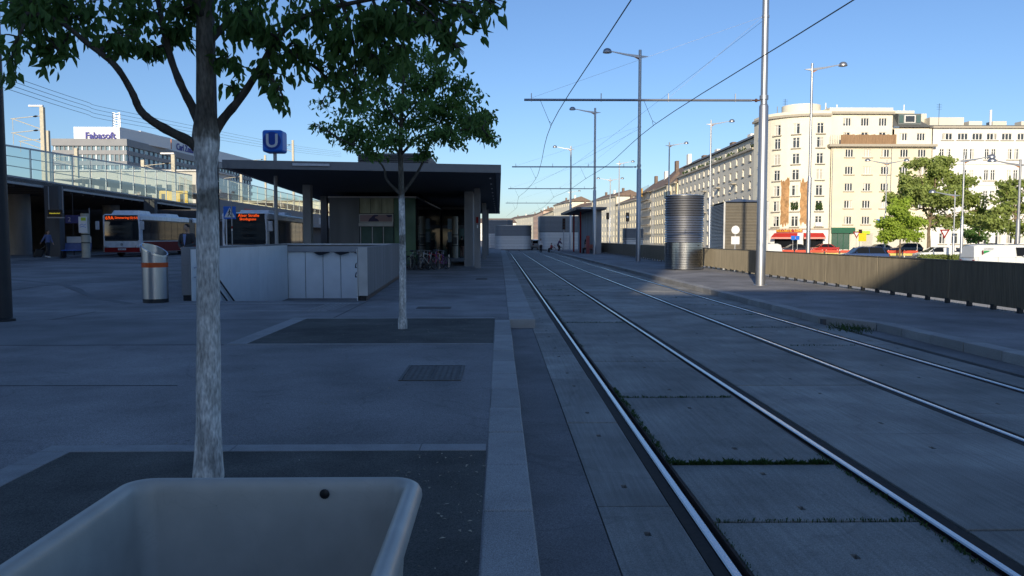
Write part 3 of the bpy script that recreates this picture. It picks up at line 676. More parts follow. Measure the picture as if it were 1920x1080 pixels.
# street trees in the sun on the right
def street_tree(label, px, pyb, Y, clumps, mt, zb=-.6, trunk_r=.28, fork=None, L_=.36, W_=.2, seed=1, n_mult=1.0):
    rnd = random.Random(seed); base = Vector((X_(px, Y), Y, zb))
    t = thing('street_tree', label, 'tree', base, 0, 'trees along the sunny street')
    fk = at(px, fork, Y); top = Vector(clumps[0][0:3]) if False else at(clumps[0][0], clumps[0][1], Y)
    m = MB(); p = smooth_path([base, base*.5+fk*.5, fk, fk*.4+top*.6 + Vector((.2,.1,0)), top], 4)
    m.tube(p, [trunk_r*(1-.8*i/(len(p)-1)) for i in range(len(p))], 9); m.v = [tuple(Vector(q)-base) for q in m.v]; m.build('trunk', BARKL, t, True)
    limbs = [p[6:]]; bm_ = MB()
    for x, y, dd, rx, rz, nl in clumps[1:]:
        c = at(x, y, Y+dd); lp = limb(bm_, [p[8+rnd.randrange(4)], (p[10]+c)/2 + Vector((0,0,-.3)), c], trunk_r*.35, .03, 6, 4); limbs.append(lp)
    bm_.v = [tuple(Vector(q)-base) for q in bm_.v]; bm_.build('branches', BARKL, t, True)
    cl = [(at(x, y, Y+dd), (rx, rx, rz), int(nl*n_mult)) for x, y, dd, rx, rz, nl in clumps]
    crown(t, base, cl, limbs, L_, W_, mt, BARKL, rnd, 9, .35, .02)
street_tree('large round-headed tree standing before the white building', 1742, 470, 104,
    [(1755,320,0,2.4,1.7,520),(1700,345,-.5,2.2,1.8,460),(1790,340,.5,2.2,1.7,460),(1730,370,-1.5,2.6,1.9,560),(1780,380,-1.2,2.5,1.9,520),(1690,385,.5,1.8,1.7,340),(1820,375,.3,1.8,1.6,330),(1815,410,0,1.8,1.2,280),(1770,415,.8,2.2,1.2,330),(1700,420,1,1.6,1.1,220),(1735,345,1.5,2.3,1.6,400),(1840,395,.4,1.0,.9,110),(1670,370,.4,1.0,1.0,110),(1720,305,.3,1.4,.8,160),(1775,300,.3,1.4,.8,160)], LEAFR, fork=425, seed=21, n_mult=2.2, L_=.48, W_=.30)
street_tree('small bright green round tree in front of the green shop', 1688, 470, 88,
    [(1690,398,0,1.5,1.2,420),(1668,420,-.3,1.3,1.1,380),(1712,420,.2,1.2,1.0,360),(1690,440,-.4,1.6,.9,420),(1664,445,.2,.9,.6,160),(1716,443,0,.8,.6,160),(1690,380,.1,.9,.7,200)], LEAFB, fork=448, trunk_r=.11, L_=.32, W_=.22, seed=22, n_mult=2.4)
street_tree('tree cut by the right picture edge behind the white van', 1905, 470, 97,
    [(1900,370,0,2.4,1.6,460),(1875,395,-.3,1.6,1.3,330),(1930,390,.4,2.4,1.8,420),(1870,420,.2,1.8,1.0,280),(1905,425,-.4,2.0,1.0,320),(1855,410,0,1.0,.7,110),(1885,350,.3,1.2,.8,140),(1920,345,.3,1.6,1.0,200)], LEAFR, fork=440, seed=23, n_mult=1.5, L_=.48, W_=.30)
street_tree('low dark leaved tree between the big tree and the edge tree', 1835, 470, 118,
    [(1835,425,0,1.9,1.2,280),(1815,440,.2,1.6,.9,220),(1858,430,-.2,1.6,1.0,220),(1835,445,.4,1.9,.8,220)], LEAF2, fork=455, trunk_r=.16, seed=24, n_mult=1.2, L_=.45, W_=.28)

# ================================================================ STATION BUILDING WITH ITS CANOPY
sta = thing('station_building', 'underground station hall under a wide flat dark canopy', 'building', (-6, 60, 0.17))
def sp(m, name, mt, **k):
    m.v = [(x+6, y-60, z-.17) for x, y, z in m.v]; return m.build(name, mt, sta, **k)
RA, RB, RC, RD = (-10.75,31.4), (0.06,33.4), (0.0,90), (-15.5,88)
ins = lambda q, d=.25: (q[0] + (d if q[0] < -5 else -d), q[1] + (d if q[1] < 60 else -d))
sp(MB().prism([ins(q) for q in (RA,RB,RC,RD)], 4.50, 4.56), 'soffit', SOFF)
def edge(a, b, z0, z1, t): 
    d = Vector((b[0]-a[0], b[1]-a[1], 0)).normalized(); n = Vector((-d.y, d.x, 0)); c = Vector((-6,60,0)) - Vector((*a,0)); n = n if n.dot(c) > 0 else -n
    p = [Vector((*a,0)), Vector((*b,0)), Vector((*b,0)) + n*t, Vector((*a,0)) + n*t]; return [(q.x, q.y) for q in p]
for a, b in ((RA,RB),(RB,RC),(RC,RD),(RD,RA)):
    sp(MB().prism(edge(a,b,0,0,.22), 4.51, 4.80), 'fascia', ROOFM)
sp(MB().prism([RA,RB,RC,RD], 4.802, 4.84), 'roof', ROOFM)
for k in range(14):   # small lamps along the right soffit edge
    y = 36 + k*3.8; sp(MB().box(-.46, y, 4.47, -.38, y+.35, 4.497), 'edge_lamp', WHITE)
sp(MB().bar((-8.15,31.83,4.70),(-6.75,32.09,4.70),.07,.09), 'fascia_light', pm('tube_light_off', (0.55,0.56,0.58), .4))
for x, y in ((-9.75,41),(-11.3,52),(-12.2,63),(-13.2,75)): sp(MB().box(x-.2, y-.25, .1, x+.2, y+.25, 4.5), 'column', CONC, bevel=.015)
for x, y in ((-1.22,44),(-1.2,62),(-1.2,76)): sp(MB().box(x-.16, y-.3, .1, x+.16, y+.3, 4.5), 'column', CONC, bevel=.015)
sp(MB().box(-2.05,46.5,.1,-1.55,56,4.5), 'wall_pier', CONC, bevel=.02)
sp(MB().box(-1.28,43.66,2.62,-1.16,43.695,2.95), 'red_sign', RED)
sp(MB().box(-1.24,43.66,2.35,-1.18,43.695,2.52), 'white_notice', WHITE)
# hall: concrete wing, doorway with advertising band, green glass bay
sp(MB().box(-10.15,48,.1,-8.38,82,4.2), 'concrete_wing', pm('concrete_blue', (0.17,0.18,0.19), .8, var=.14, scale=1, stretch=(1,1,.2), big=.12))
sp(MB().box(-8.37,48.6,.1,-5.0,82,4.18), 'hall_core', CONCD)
sp(MB().box(-10.2,47.9,4.2,-4.95,82,4.28), 'hall_cornice', CONCL)
for i, (a, b) in enumerate(((-8.36,-7.7),(-7.69,-7.03),(-7.02,-6.32))): sp(MB().box(a,48.08,3.28,b-.02,48.14,4.18), 'upper_pane', pm('glass_painted_reflection', (.42,.43,.30), .08, var=.35, scale=1.5, stretch=(2,1,.4)))  # reflection of sunlit houses painted into the pale cream pane colour
for a, b in ((-6.30,-5.66),(-5.64,-5.02)): sp(MB().box(a,48.06,.2,b,48.13,4.18), 'glass_bay', pm('bay_glass', (.14,.23,.15), .08, var=.25, scale=.9))
for k in range(8):
    y = 48.3 + k*4; sp(MB().box(-4.985,y,.2,-4.93,y+3.9,4.15), 'side_glazing', DGLASS)
ad = sp(MB().box(-8.36,47.86,2.72,-6.34,48.04,3.24), 'advert_board', CONCL)
ADM = bpy.data.materials.new('advert_print'); ADM.use_nodes = True
_n = ADM.node_tree.nodes; _l = ADM.node_tree.links; _t = _n.new('ShaderNodeTexNoise'); _t.inputs['Scale'].default_value = 1.7; _t.inputs['Detail'].default_value = 1.5
_g = _n.new('ShaderNodeNewGeometry'); _l.new(_g.outputs['Position'], _t.inputs['Vector']); _c = _n.new('ShaderNodeValToRGB'); _c.color_ramp.interpolation = 'CONSTANT'
_c.color_ramp.elements[0].color = (.05,.035,.10,1); _c.color_ramp.elements[1].position = .5; _c.color_ramp.elements[1].color = (.36,.25,.26,1)
_l.new(_t.outputs['Fac'], _c.inputs[0]); _l.new(_c.outputs[0], _n['Principled BSDF'].inputs['Base Color'])
sp(MB().box(-8.30,47.84,2.78,-6.40,47.858,3.18), 'advert_print', ADM)
sp(MB().box(-8.36,47.7,2.5,-6.34,48.0,2.70), 'door_canopy', CONCL)
for a, b in ((-8.34,-7.68),(-7.64,-7.02),(-6.98,-6.36)):
    d = sp(MB().box(a,48.1,.2,b,48.16,2.48), 'door', GGLASS); 
    m = MB().box(a,48.05,.2,a+.05,48.098,2.48); sp(m, 'door_frame', STEEL)
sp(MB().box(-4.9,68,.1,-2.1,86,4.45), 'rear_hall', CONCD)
for k in range(4): sp(MB().box(-4.8+k*.68,67.9,.2,-4.18+k*.68,67.96,2.6), 'rear_door', GGLASS)
sp(MB().box(-4.8,67.9,2.9,-2.2,67.96,4.2), 'rear_glazing', DGLASS)
sp(MB().box(-9.1,52,4.85,-4.6,62,7.25), 'roof_plant_room', SLATE)
for k in range(16): sp(MB().bar((-9.12,51.96,4.98+k*.14),(-4.58,51.96,4.98+k*.14),.05,.06), 'louvre_slat', DARKM)

# info column and rubbish under the canopy
ip = thing('information_column', 'beige round information column standing under the station canopy', 'column', (-3.62, 65, .17))
MB().lathe([(.25,0),(.25,3.3),(.22,3.38)], 24).build('shaft', pm('beige_shell', (0.46,0.42,0.33), .6), ip, True)
for z in (.98, 1.85): MB().lathe([(.255,z),(.255,z+.07)], 24).build('dark_ring', BLACK, ip, True)
MB().box(-.16,-.262,1.15,.16,-.225,1.7).build('timetable', pm('timetable_grey', (0.10,0.10,0.09), .6), ip)
for z in (1.3, 2.35): MB().box(-.58,-.1,z,-.27,.1,z+.85).build('side_sign', pm('pale_blue_sign', (0.30,0.40,0.45), .5), ip)
us = thing('underground_sign', 'blue cube sign with a white U on a grey pole', 'sign', (-9.7, 35, zg(-9.7,35)))
MB().tube([(0,0,0),(0,0,5.2)], .078, 14).build('pole', PAINTG, us, True)
cb = MB().box(-.43,-.43,5.16,.43,.43,6.10).build('cube', BLUE, us, bevel=.10)
for s in (-1, 1):
    d = MB().lathe([(.38,0),(.38,.012)], 32).build('disc', pm('blue_deep', (0.006,0.05,0.30), .4), us); d.rotation_euler = (R(90),0,0); d.location = (0, s*.436 + .006, 5.63)
text('letter', 'U', .80, pm('sign_grey_white', (0.55,0.58,0.62), .5), us, (0, -.448, 5.61), bold=True)
cs = thing('crossing_sign', 'square blue pedestrian crossing sign on a white post behind the stair wall', 'sign', (X_(425,40), 40, zg(-13,40)))
MB().tube([(0,0,0),(0,0,2.5)], .035, 10).build('post', WHITE, cs, True)
MB().box(-.12,-.05,2.36,.50,-.03,2.98).build('plate', BLUE, cs, bevel=.008)
MB().add([(-.08,-.054,2.44),(.46,-.054,2.44),(.19,-.054,2.93)],[(0,1,2)]).build('white_triangle', WHITE, cs)
m = MB()
for p, q, w in (((.19,2.80),(.17,2.64),.055),((.17,2.64),(.10,2.48),.035),((.17,2.64),(.26,2.49),.035),((.19,2.75),(.10,2.66),.022),((.19,2.75),(.27,2.68),.022)): m.bar((p[0],-.058,p[1]),(q[0],-.058,q[1]),w,.004,(0,1,0))
m.sphere((.195,-.058,2.835),(.022,.004,.024)); m.build('walking_figure', BLACK, cs)
gp = thing('marker_post', 'thin grey post with a red and white mark beside the crossing sign', 'post', (X_(435.5,38), 38, zg(-13,38)))
MB().tube([(0,0,0),(0,0,3.0)], .03, 8).build('shaft', PAINTG, gp, True); MB().lathe([(.034,1.75),(.034,1.85)],8).build('white_mark', WHITE, gp); MB().lathe([(.034,1.86),(.034,1.98)],8).build('red_mark', RED, gp)

# tall dark masts on the left
def mast(label, x, y, r0, r1, h, mt=DARKM):
    t = thing('mast', label, 'mast', (x, y, zg(x, y)), 0, 'dark masts on the forecourt')
    MB().tube([(0,0,0),(0,0,h*.45),(0,0,h)], [r0,(r0+r1)/2,r1], 14).build('shaft', mt, t, True); MB().lathe([(r0+.05,0),(r0+.05,.05),(r0+.01,.07)], 14).build('foot_plate', mt, t, True)
    return t
mast('thick dark mast cut by the left picture edge', -9.82, 15.9, .17, .14, 11)
t = mast('tall dark mast seen right beside the near tree trunk', X_(407,38), 38, .155, .13, 13)
MB().lathe([(.0,0),(.11,0),(.11,.02),(.0,.02)], 16).build('round_sign', pm('pinkish_sign', (.5,.3,.3), .5), t).location = (.03,-.17,2.95); [c for c in t.children if c.name.startswith('round_sign')][0].rotation_euler = (R(90),0,0)
for z in (3.45, 4.05): MB().lathe([(.16,z),(.16,z+.05)], 14).build('strap', STEEL, t)

# ================================================================ TRAM POLES, LAMPS, WIRES
def lamp_arm(t, z, side, mt):
    arm = MB(); s = side
    arm.loft([[(s*-.55,-.03,z-.0),(s*-.55,.03,z-.0),(s*-.55,.03,z+.02),(s*-.55,-.03,z+.02)],[(s*0,-.07,z-.10),(s*0,.07,z-.10),(s*0,.07,z+.08),(s*0,-.07,z+.08)],[(s*1.0,-.05,z+.09),(s*1.0,.05,z+.09),(s*1.0,.05,z+.2),(s*1.0,-.05,z+.2)],[(s*2.0,-.03,z+.32),(s*2.0,.03,z+.32),(s*2.0,.03,z+.38),(s*2.0,-.03,z+.38)]])
    if s < 0: arm.f = [tuple(reversed(q)) for q in arm.f]
    a = arm.build('lamp_arm', mt, t)
    pr = [(.02,.30),(.12,.285),(.22,.23),(.285,.14),(.31,.04),(.31,0),(.02,0)]
    h = MB().lathe(pr, 20, (s*2.25,0,z+.26)).build('lamp_head', GALV, a, True)
    MB().lathe([(.26,0),(.26,.012)], 18, (s*2.25,0,z+.243)).build('diffuser', pm('lamp_glass_off', (0.6,0.6,0.58), .3), a)
    MB().add([(s*.08,-.02,z-.09),(s*.08,.02,z-.09),(s*.5,.02,z+.02),(s*.5,-.02,z+.02),(s*.08,0,z-.22)],[(0,1,4),(1,2,4),(2,3,4),(3,0,4)]).build('arm_gusset', pm('orange_primer', (.45,.2,.08), .6), a)
def tram_pole(label, x, y, arm_to, z_arm=6.58, lamp=-1, mt=GALV, htop=14.5):
    t = thing('tram_pole', label, 'pole', (x, y, .146), 0, 'tram poles along the right platform')
    MB().tube([(0,0,0),(0,0,z_arm-.35),(0,0,z_arm-.28)], [.165,.158,.125], 20).build('lower_shaft', mt, t, True)
    MB().tube([(0,0,z_arm-.33),(0,0,htop-.1),(0,0,htop)], [.116,.105,.10], 20).build('upper_shaft', mt, t, True)
    MB().lathe([(.165,0),(.24,0),(.24,.02),(.17,.035)], 20).build('foot_flange', mt, t, True)
    MB().lathe([(.15,z_arm-.12),(.15,z_arm+.02)], 20).build('clamp', mt, t, True)
    MB().lathe([(.128,9.25),(.128,9.33)], 16).build('clamp', mt, t, True)
    if lamp: lamp_arm(t, htop-.45, lamp, mt)
    if arm_to is not None:
        e = arm_to - x
        MB().tube([(-.42,0,z_arm-.146),(e,0,z_arm-.146)], .042, 8).build('cantilever', mt, t, True)
        MB().tube([(-.14,0,z_arm-.146),(-.22,0,z_arm-.146),(-.24,0,z_arm-.146),(-.3,0,z_arm-.146),(-.32,0,z_arm-.146),(-.44,0,z_arm-.146)], [.03,.03,.06,.06,.03,.03], 10).build('insulator', pm('insulator_brown', (.10,.05,.03), .4), t, True)
        for f in (.12, .40, .68, .97):
            MB().bar((e*f,0,z_arm-.2),(e*f,0,z_arm+.08),.03,.05).build('wire_clip', mt, t)
        m = MB()
        for f in (.40, .97): m.tube([(-.1,0,9.29),(e*f,0,z_arm-.08)], .004, 5)
        m.build('stay_wires', GALV, t)
    return t
AX = 0.85
poles = [(9.18,28.0,AX),(9.62,55.5,AX),(9.46,80.0,AX),(10.0,113.0,AX)]
labs = ['large silver tram pole standing in the sun before the bronze fence', 'shaded tram pole left of the round vent tower', 'tram pole in front of the far tram shelter', 'farthest tram pole, beyond the tram shelter']
for (x, y, a), l in zip(poles, labs): tram_pole(l, x, y, a, 6.58 + (.12 if y > 50 else 0))
def wire(name, label, pts, r=.010, mt=DARKM, k=5):
    o = MB().tube(smooth_path(pts, k), r, 5).build(name, mt); return tag(o, label, 'wire', 'overhead wires')
wire('contact_wire', 'overhead contact wire above the left hand tram track', [(3.0,-14,5.75),(2.5,0,5.72),(2.15,13,5.68),(1.79,28,5.72),(2.15,42,5.66),(2.5,55.5,5.9),(2.2,68,5.75),(1.9,80,5.85),(2.1,97,5.7),(2.2,113,5.85),(1.2,150,5.8)], .012)
wire('contact_wire', 'overhead contact wire above the right hand tram track', [(6.6,-14,5.78),(6.2,0,5.75),(5.8,13,5.70),(5.38,28,5.74),(5.7,42,5.66),(5.95,55.5,5.9),(5.7,68,5.75),(5.4,80,5.85),(5.5,97,5.7),(5.6,113,5.85),(4.6,150,5.8)], .012)
for (x, y, a), (w1, w2) in zip(poles, (((1.79,5.72),(5.38,5.74)),((2.5,5.9),(5.95,5.9)),((1.9,5.85),(5.4,5.85)),((2.2,5.85),(5.6,5.85)))):
    za = 6.56 + (.12 if y > 50 else 0)
    for i, w in enumerate((w1, w2)):
        m = MB().tube([(w[0]-.38,y,za),(w[0]-.08,y,w[1]+.14),(w[0],y-.25,w[1]+.01)], .007, 5).tube([(w[0]-.08,y,w[1]+.14),(w[0],y+.25,w[1]+.01)], .007, 5)
        tag(m.build('wire_hanger', DARKM), 'wire hanger over the %s track at the %s' % (('left','right')[i], {28.0:'sunlit silver pole',55.5:'shaded pole left of the round vent',80.0:'pole before the shelter',113.0:'farthest tram pole'}[y]), 'hanger', 'wire hangers')
wire('span_wire', 'thin span wire from the silver pole towards the second pole', [(9.1,28.0,9.3),(8.0,41,8.7),(5.0,55.4,6.75)], .005)
wire('span_wire', 'thin span wire running from the second pole to the far pole', [(9.6,55.5,9.3),(7,68,8.4),(2.5,80,6.7)], .007)

def street_lamp(label, px, Y, sides=(1,), z0=-.6, top=14.5, mt=GALV, r=1.0):
    x = X_(px, Y); t = thing('street_lamp', label, 'lamp', (x, Y, z0), 0, 'street lamps'); h = top - z0
    MB().tube([(0,0,0),(0,0,h*.45),(0,0,h*.46)], [.15*r,.145*r,.105*r], 14).build('lower_shaft', mt, t, True); MB().tube([(0,0,h*.455),(0,0,h)], [.098*r,.085*r], 14).build('upper_shaft', mt, t, True)
    for s in sides: lamp_arm(t, h-.45, s, mt)
    return t
street_lamp('tall street lamp before the cream corner house', 1515.5, 58.8)
street_lamp('street lamp before the grey receding house front', 1330, 87)
street_lamp('street lamp beside the round vent tower, head to the right', 1253, 107)
street_lamp('far street lamp left of the shaded tram pole, head to the right', 1160, 133)
street_lamp('double headed far street lamp beside the traffic signals', 1143.5, 150, (1,-1), top=13.0)
street_lamp('double headed street lamp before the yellow house', 1659, 92, (1,-1), top=10.8, r=.7)
street_lamp('white street lamp post before the large tree', 1803, 66, (1,), top=8.6, r=.8)
street_lamp('short white lamp post left of the white lamp before the large tree', 1788, 78, (-1,), top=6.4, r=.7)
street_lamp('dark lamp post with blue signals at the right picture edge', 1908, 62, (-1,), top=7.9, mt=PAINTG)
street_lamp('far street lamp left of the far vent tower', 1068, 190, (1,), top=13)

# ================================================================ STEEL VENT TOWERS
LOUV = pm('louvre_steel', (0.40,0.41,0.43), .34, .9, var=.06, rnd=.08)
POL = pm('polished_steel', (0.60,0.61,0.63), .20, 1.0, var=.05, scale=3, stretch=(1,1,8), rnd=.06)
rv = thing('vent_tower', 'round polished steel vent tower with louvre rings beside the fence', 'vent', (9.78, 42.4, .146))
RR = 1.0; NS = 64
bl = MB().lathe([(RR-.045,-.045),(RR+.022,-.080),(RR+.025,-.072),(RR-.018,.030),(RR-.045,.032)], NS, closed=True).mesh('louvre_blade'); bl2 = bl.copy(); bl.materials.append(pm('blade_steel', (0.30,0.30,0.305), .36, .9, var=.05)); bl2.materials.append(pm('blade_painted_shade', (0.17,0.17,0.175), .42, .8, var=.05))  # upper blades: same steel with shade painted into its colour
MB().lathe([(RR-.1,.05),(RR-.1,3.8)], NS).build('core', DARKM, rv, True)
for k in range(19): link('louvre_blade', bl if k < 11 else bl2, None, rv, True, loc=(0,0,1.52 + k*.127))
bd = MB().lathe([(RR-.04,0),(RR,.004),(RR,.117),(RR-.04,.121)], NS).mesh('steel_band'); bd.materials.append(POL)
for k in range(11): link('steel_band', bd, POL, rv, True, loc=(0,0,.03 + k*.127))
MB().lathe([(RR+.03,3.86),(RR+.03,3.89),(RR-.2,3.93)], NS).build('lid', LOUV, rv, True)
MB().box(RR*.55, -RR*.86, 1.25, RR*.55+.06, -RR*.80, 1.31).build('lock', BLACK, rv)
# square vent house beyond the fence
a = R(-6.3); vh = thing('vent_house', 'large louvred vent house with a sunlit front behind the fence', 'vent', (X_(1358,52), 52, -.6), a)
W_, D_, H_ = 2.7, 6.0, 4.75
MB().box(.05,.05,0,W_-.05,D_-.05,H_-.05).build('core', DARKM, vh)
LV = pm('louvre_bronze', (0.36,0.32,0.25), .42, .6, var=.06, rnd=.05)
for face, L_ in (('front', W_), ('left', D_)):
    sm = MB().add([(0,-.06,-.05),(L_,-.06,-.05),(L_,.0,.03),(0,.0,.03),(0,-.05,-.052),(L_,-.05,-.052),(L_,.012,.028),(0,.012,.028)],[(0,1,2,3),(7,6,5,4),(0,4,5,1)]).mesh('louvre_slat'); sm.materials.append(LV)
    for k in range(48):
        o = link('louvre_slat', sm, LV, vh, loc=(0, 0, .1 + k*.096) if face == 'front' else (0, D_, .1 + k*.096), rotz=0 if face == 'front' else R(-90))
MB().box(-.07,-.07,0,.03,.03,H_).build('corner_post', CONCL, vh); MB().box(W_-.03,-.07,0,W_+.07,.03,H_).build('corner_post', CONCL, vh)
MB().add([(-.1,-.1,H_),(W_+.1,-.1,H_),(W_+.1,D_,H_),(-.1,D_,H_),(W_/2,D_/2,H_+.35)],[(0,1,4),(1,2,4),(2,3,4),(3,0,4),(3,2,1,0)]).build('roof', ROOFM, vh)
BAND = pm('band_satin', (0.50,0.51,0.52), .4, .35, var=.05, rnd=.05); LOUD = pm('louvre_dark', (0.17,0.175,0.18), .5, .3, var=.05, rnd=.06)
def vent_block(label, x0, x1, Y, dpt, h, hs, rad=1.2, rotz=0, hl=.22):
    w = x1 - x0; t = thing('vent_block', label, 'vent', ((x0+x1)/2, Y, -.02), rotz, 'far steel vent blocks')
    def ring(d, z):
        pts = []; hx_, hy_ = w/2-d, dpt/2-d; r = rad-d
        for cx, cy, a0 in ((hx_-r,hy_-r,0),(-hx_+r,hy_-r,90),(-hx_+r,-hy_+r,180),(hx_-r,-hy_+r,270)):
            for k in range(7): q = R(a0+k*15); pts.append((cx+r*math.cos(q), dpt/2+cy+r*math.sin(q), z))
        return pts
    MB().loft([ring(.12,0), ring(.12,h-.05)]).build('core', DARKM, t)
    bm_ = MB().loft([ring(.06,0),ring(0,.005),ring(0,hl*1.9-.02),ring(.06,hl*1.9-.015)]).mesh('steel_band'); z = .15
    while z < hs - .1: link('steel_band', bm_, BAND, t, loc=(0,0,z)); z += hl*1.9
    lm_ = MB().loft([ring(.1,.0),ring(-.03,-.06),ring(-.03,-.04),ring(.04,hl-.03),ring(.1,hl-.03)]).mesh('louvre_blade'); z = hs + .08
    while z < h - .12: link('louvre_blade', lm_, LOUD, t, loc=(0,0,z)); z += hl
    MB().loft([ring(-.03,h-.08),ring(-.03,h)]).build('lid', LOUV, t)
    return t
vent_block('grey steel vent block in the far middle, left one in front', X_(928,118), X_(997,118), 118, 6, 3.7, 2.1)
vent_block('taller far steel vent block behind the left one', X_(906,130), X_(962,130), 130, 5, 4.75, 2.5)
vent_block('wide rounded steel vent block beside the far tram shelter', X_(1012,116), X_(1097,116), 116, 7, 5.0, 2.7, 1.6)
vent_block('small grey steel vent cabinet left of the round vent tower', X_(1172,96), X_(1207,96), 96, 2.2, 3.0, 1.6, .3)

# ================================================================ TRAM SHELTER
sh = thing('tram_shelter', 'far tram shelter with dark flat roof and a concrete back wall', 'shelter', (7.95, 83, .146))
MB().add([(0,0,4.62),(3.1,0,4.62),(3.1,21,4.62),(0,21,4.62),(-.05,-.05,4.86),(3.15,-.05,4.86),(3.15,21.05,4.86),(-.05,21.05,4.86)],[(0,3,2,1),(4,5,6,7),(0,1,5,4),(1,2,6,5),(2,3,7,6),(3,0,4,7)]).build('roof', ROOFM, sh)
MB().box(.02,.02,4.58,3.08,20.9,4.615).build('soffit', SOFF, sh)
MB().box(2.05,1.2,0,2.75,19,4.58).build('back_wall', CONC, sh); MB().box(.95,6,0,1.12,6.2,4.58).build('post', RED, sh); MB().box(.95,14,0,1.12,14.2,4.58).build('post', RED, sh)
MB().box(.5,-.075,4.70,1.5,-.055,4.80).build('name_plate', WHITE, sh)
MB().box(1.5,2.2,.42,1.95,5.2,.47).build('bench_seat', RED, sh); MB().box(1.9,2.2,.55,1.95,5.2,.95).build('bench_back', ORANGE, sh)
for y in (2.4, 5.0): MB().box(1.6,y,0,1.66,y+.06,.42).build('bench_leg', DARKM, sh)
MB().box(1.2,1.6,.0,1.55,1.75,1.9).build('timetable_board', pm('board_red', (.25,.05,.05), .5), sh)

# ================================================================ SIGNALS AND SMALL SIGNS
def signal(label, px, py, Y, h, z0, lit=None, base=True):
    p = at(px, py, Y); t = thing('traffic_signal', label, 'signal', (p.x, Y, z0)); top = p.z - z0
    MB().tube([(0,0,0),(0,0,top+h/2)], .06, 8).build('post', PAINTG, t, True); MB().box(-.2,-.3,top-h/2,.2,-.08,top+h/2).build('housing', BLACK, t)
    n = max(2, int(h/.36))
    for k in range(n):
        z = top - h/2 + h*(k+.5)/n
        mt = pm('signal_white', (.8,.8,.78), .4) if (lit is not None and k == lit) else pm('signal_off', (.05,.02,.02), .2)
        q = MB().lathe([(.12,0),(.12,.03)], 14).build('lens', mt, t); q.rotation_euler = (R(90),0,0); q.location = (0,-.3,z)
    return t
signal('black tram signal with a lit white lamp right of the far shelter', 1176, 407, 98, 1.1, .146, 1)
signal('far black signal before the wide vent block', 1057, 420, 108, 1.5, .146, None)
signal('black traffic light on a post by the green shop', 1612, 437, 112, 1.0, -.6, None)
signal('dark traffic light left of the far double lamp', 1139, 405, 120, 1.0, -.6, None)
def plate_sign(label, px, py, Y, shape, size, mt, z0=-.6, facing=1):
    p = at(px, py, Y); t = thing('road_sign', label, 'sign', (p.x, Y, z0)); z = p.z - z0
    MB().tube([(0,.04,0),(0,.04,z+size/2)], .035, 8).build('post', GALV, t, True)
    if shape == 'round': q = MB().lathe([(size/2,0),(size/2,.02)], 24).build('plate', mt, t); q.rotation_euler = (R(90),0,0); q.location = (0,0,z)
    elif shape == 'tri': MB().add([(-size/2,0,z+size*.4),(size/2,0,z+size*.4),(0,0,z-size*.5),(-size/2,-.02,z+size*.4),(size/2,-.02,z+size*.4),(0,-.02,z-size*.5)],[(3,5,4),(0,1,2),(0,3,4,1),(1,4,5,2),(2,5,3,0)]).build('plate', mt, t); MB().add([(-size*.28,-.025,z+size*.27),(size*.28,-.025,z+size*.27),(0,-.025,z-size*.25)],[(0,2,1)]).build('white_field', WHITE, t)
    else: MB().box(-size/2,-.02,z-size/2,size/2,.0,z+size/2).build('plate', mt, t, bevel=.01)
    return t
t = plate_sign('white round sign back with a square plate before the louvred vent house', 1379, 431, 46, 'round', .48, WHITE)
MB().box(-.24,-.02,2.05,.24,0,2.5).build('plate', WHITE, t)
plate_sign('white round sign in front of the large tree trunk', 1721, 437, 92, 'round', .8, WHITE)
plate_sign('red yield sign in front of the white building', 1771, 438, 86, 'tri', 1.1, RED)
plate_sign('red yield sign by the green shop', 1606, 440, 105, 'tri', 1.0, RED)
plate_sign('yellow sign on a post right of the green shop', 1617, 445, 100, 'square', 1.0, pm('yellow_sign', (.8,.55,.02), .5))
plate_sign('small blue sign before the red awnings', 1487, 446, 105, 'square', .55, BLUE)
plate_sign('second small blue sign before the red awnings', 1495.5, 446, 107, 'square', .55, BLUE)
t = plate_sign('red and white chevron board beside the white car', 1777, 472, 70, 'square', .72, WHITE)
for k in (-.18, .06, .30): MB().add([(-.3,-.024,t.children[1].bound_box[0][2]+.30+k),(.05,-.024,t.children[1].bound_box[0][2]+.42+k),(.3,-.024,t.children[1].bound_box[0][2]+.30+k),(.3,-.024,t.children[1].bound_box[0][2]+.18+k),(.05,-.024,t.children[1].bound_box[0][2]+.30+k),(-.3,-.024,t.children[1].bound_box[0][2]+.18+k)],[(0,5,4,1),(1,4,3,2)]).build('red_chevron', RED, t)

# ================================================================ BUILDINGS
_wm = {}
def win_meshes(w, h, style):
    key = (round(w,2), round(h,2), style)
    if key in _wm: return _wm[key]
    f = MB(); b = .085; f.box(-w/2,-.05,-h/2,-w/2+b,.05,h/2).box(w/2-b,-.05,-h/2,w/2,.05,h/2).box(-w/2+b,-.05,-h/2,w/2-b,.05,-h/2+b).box(-w/2+b,-.05,h/2-b,w/2-b,.05,h/2)
    cuts = {'triple': (-1/6, 1/6), 'double': (0,), 'single': (), 'plain': ()}[style]
    for c in cuts: f.box(c*w-.075,-.045,-h/2+b,c*w+.075,.045,h/2-b)
    if style == 'double' and h > 1.7: f.box(-w/2+b,-.04,h*.22,w/2-b,.04,h*.22+.06)
    p = MB().box(-w/2+.03,.0,-h/2+.03,w/2-.03,.02,h/2-.03)
    fm, pm_ = f.mesh('window'), p.mesh('pane'); fm.materials.append(FRAMEW); pm_.materials.append(PANE)
    bmesh_ = MB().box(-w/2+b,-.02,-h/2+b,w/2-b,-.003,h/2-b).mesh('blind'); bmesh_.materials.append(BLIND)
    _wm[key] = (fm, pm_, bmesh_); return _wm[key]
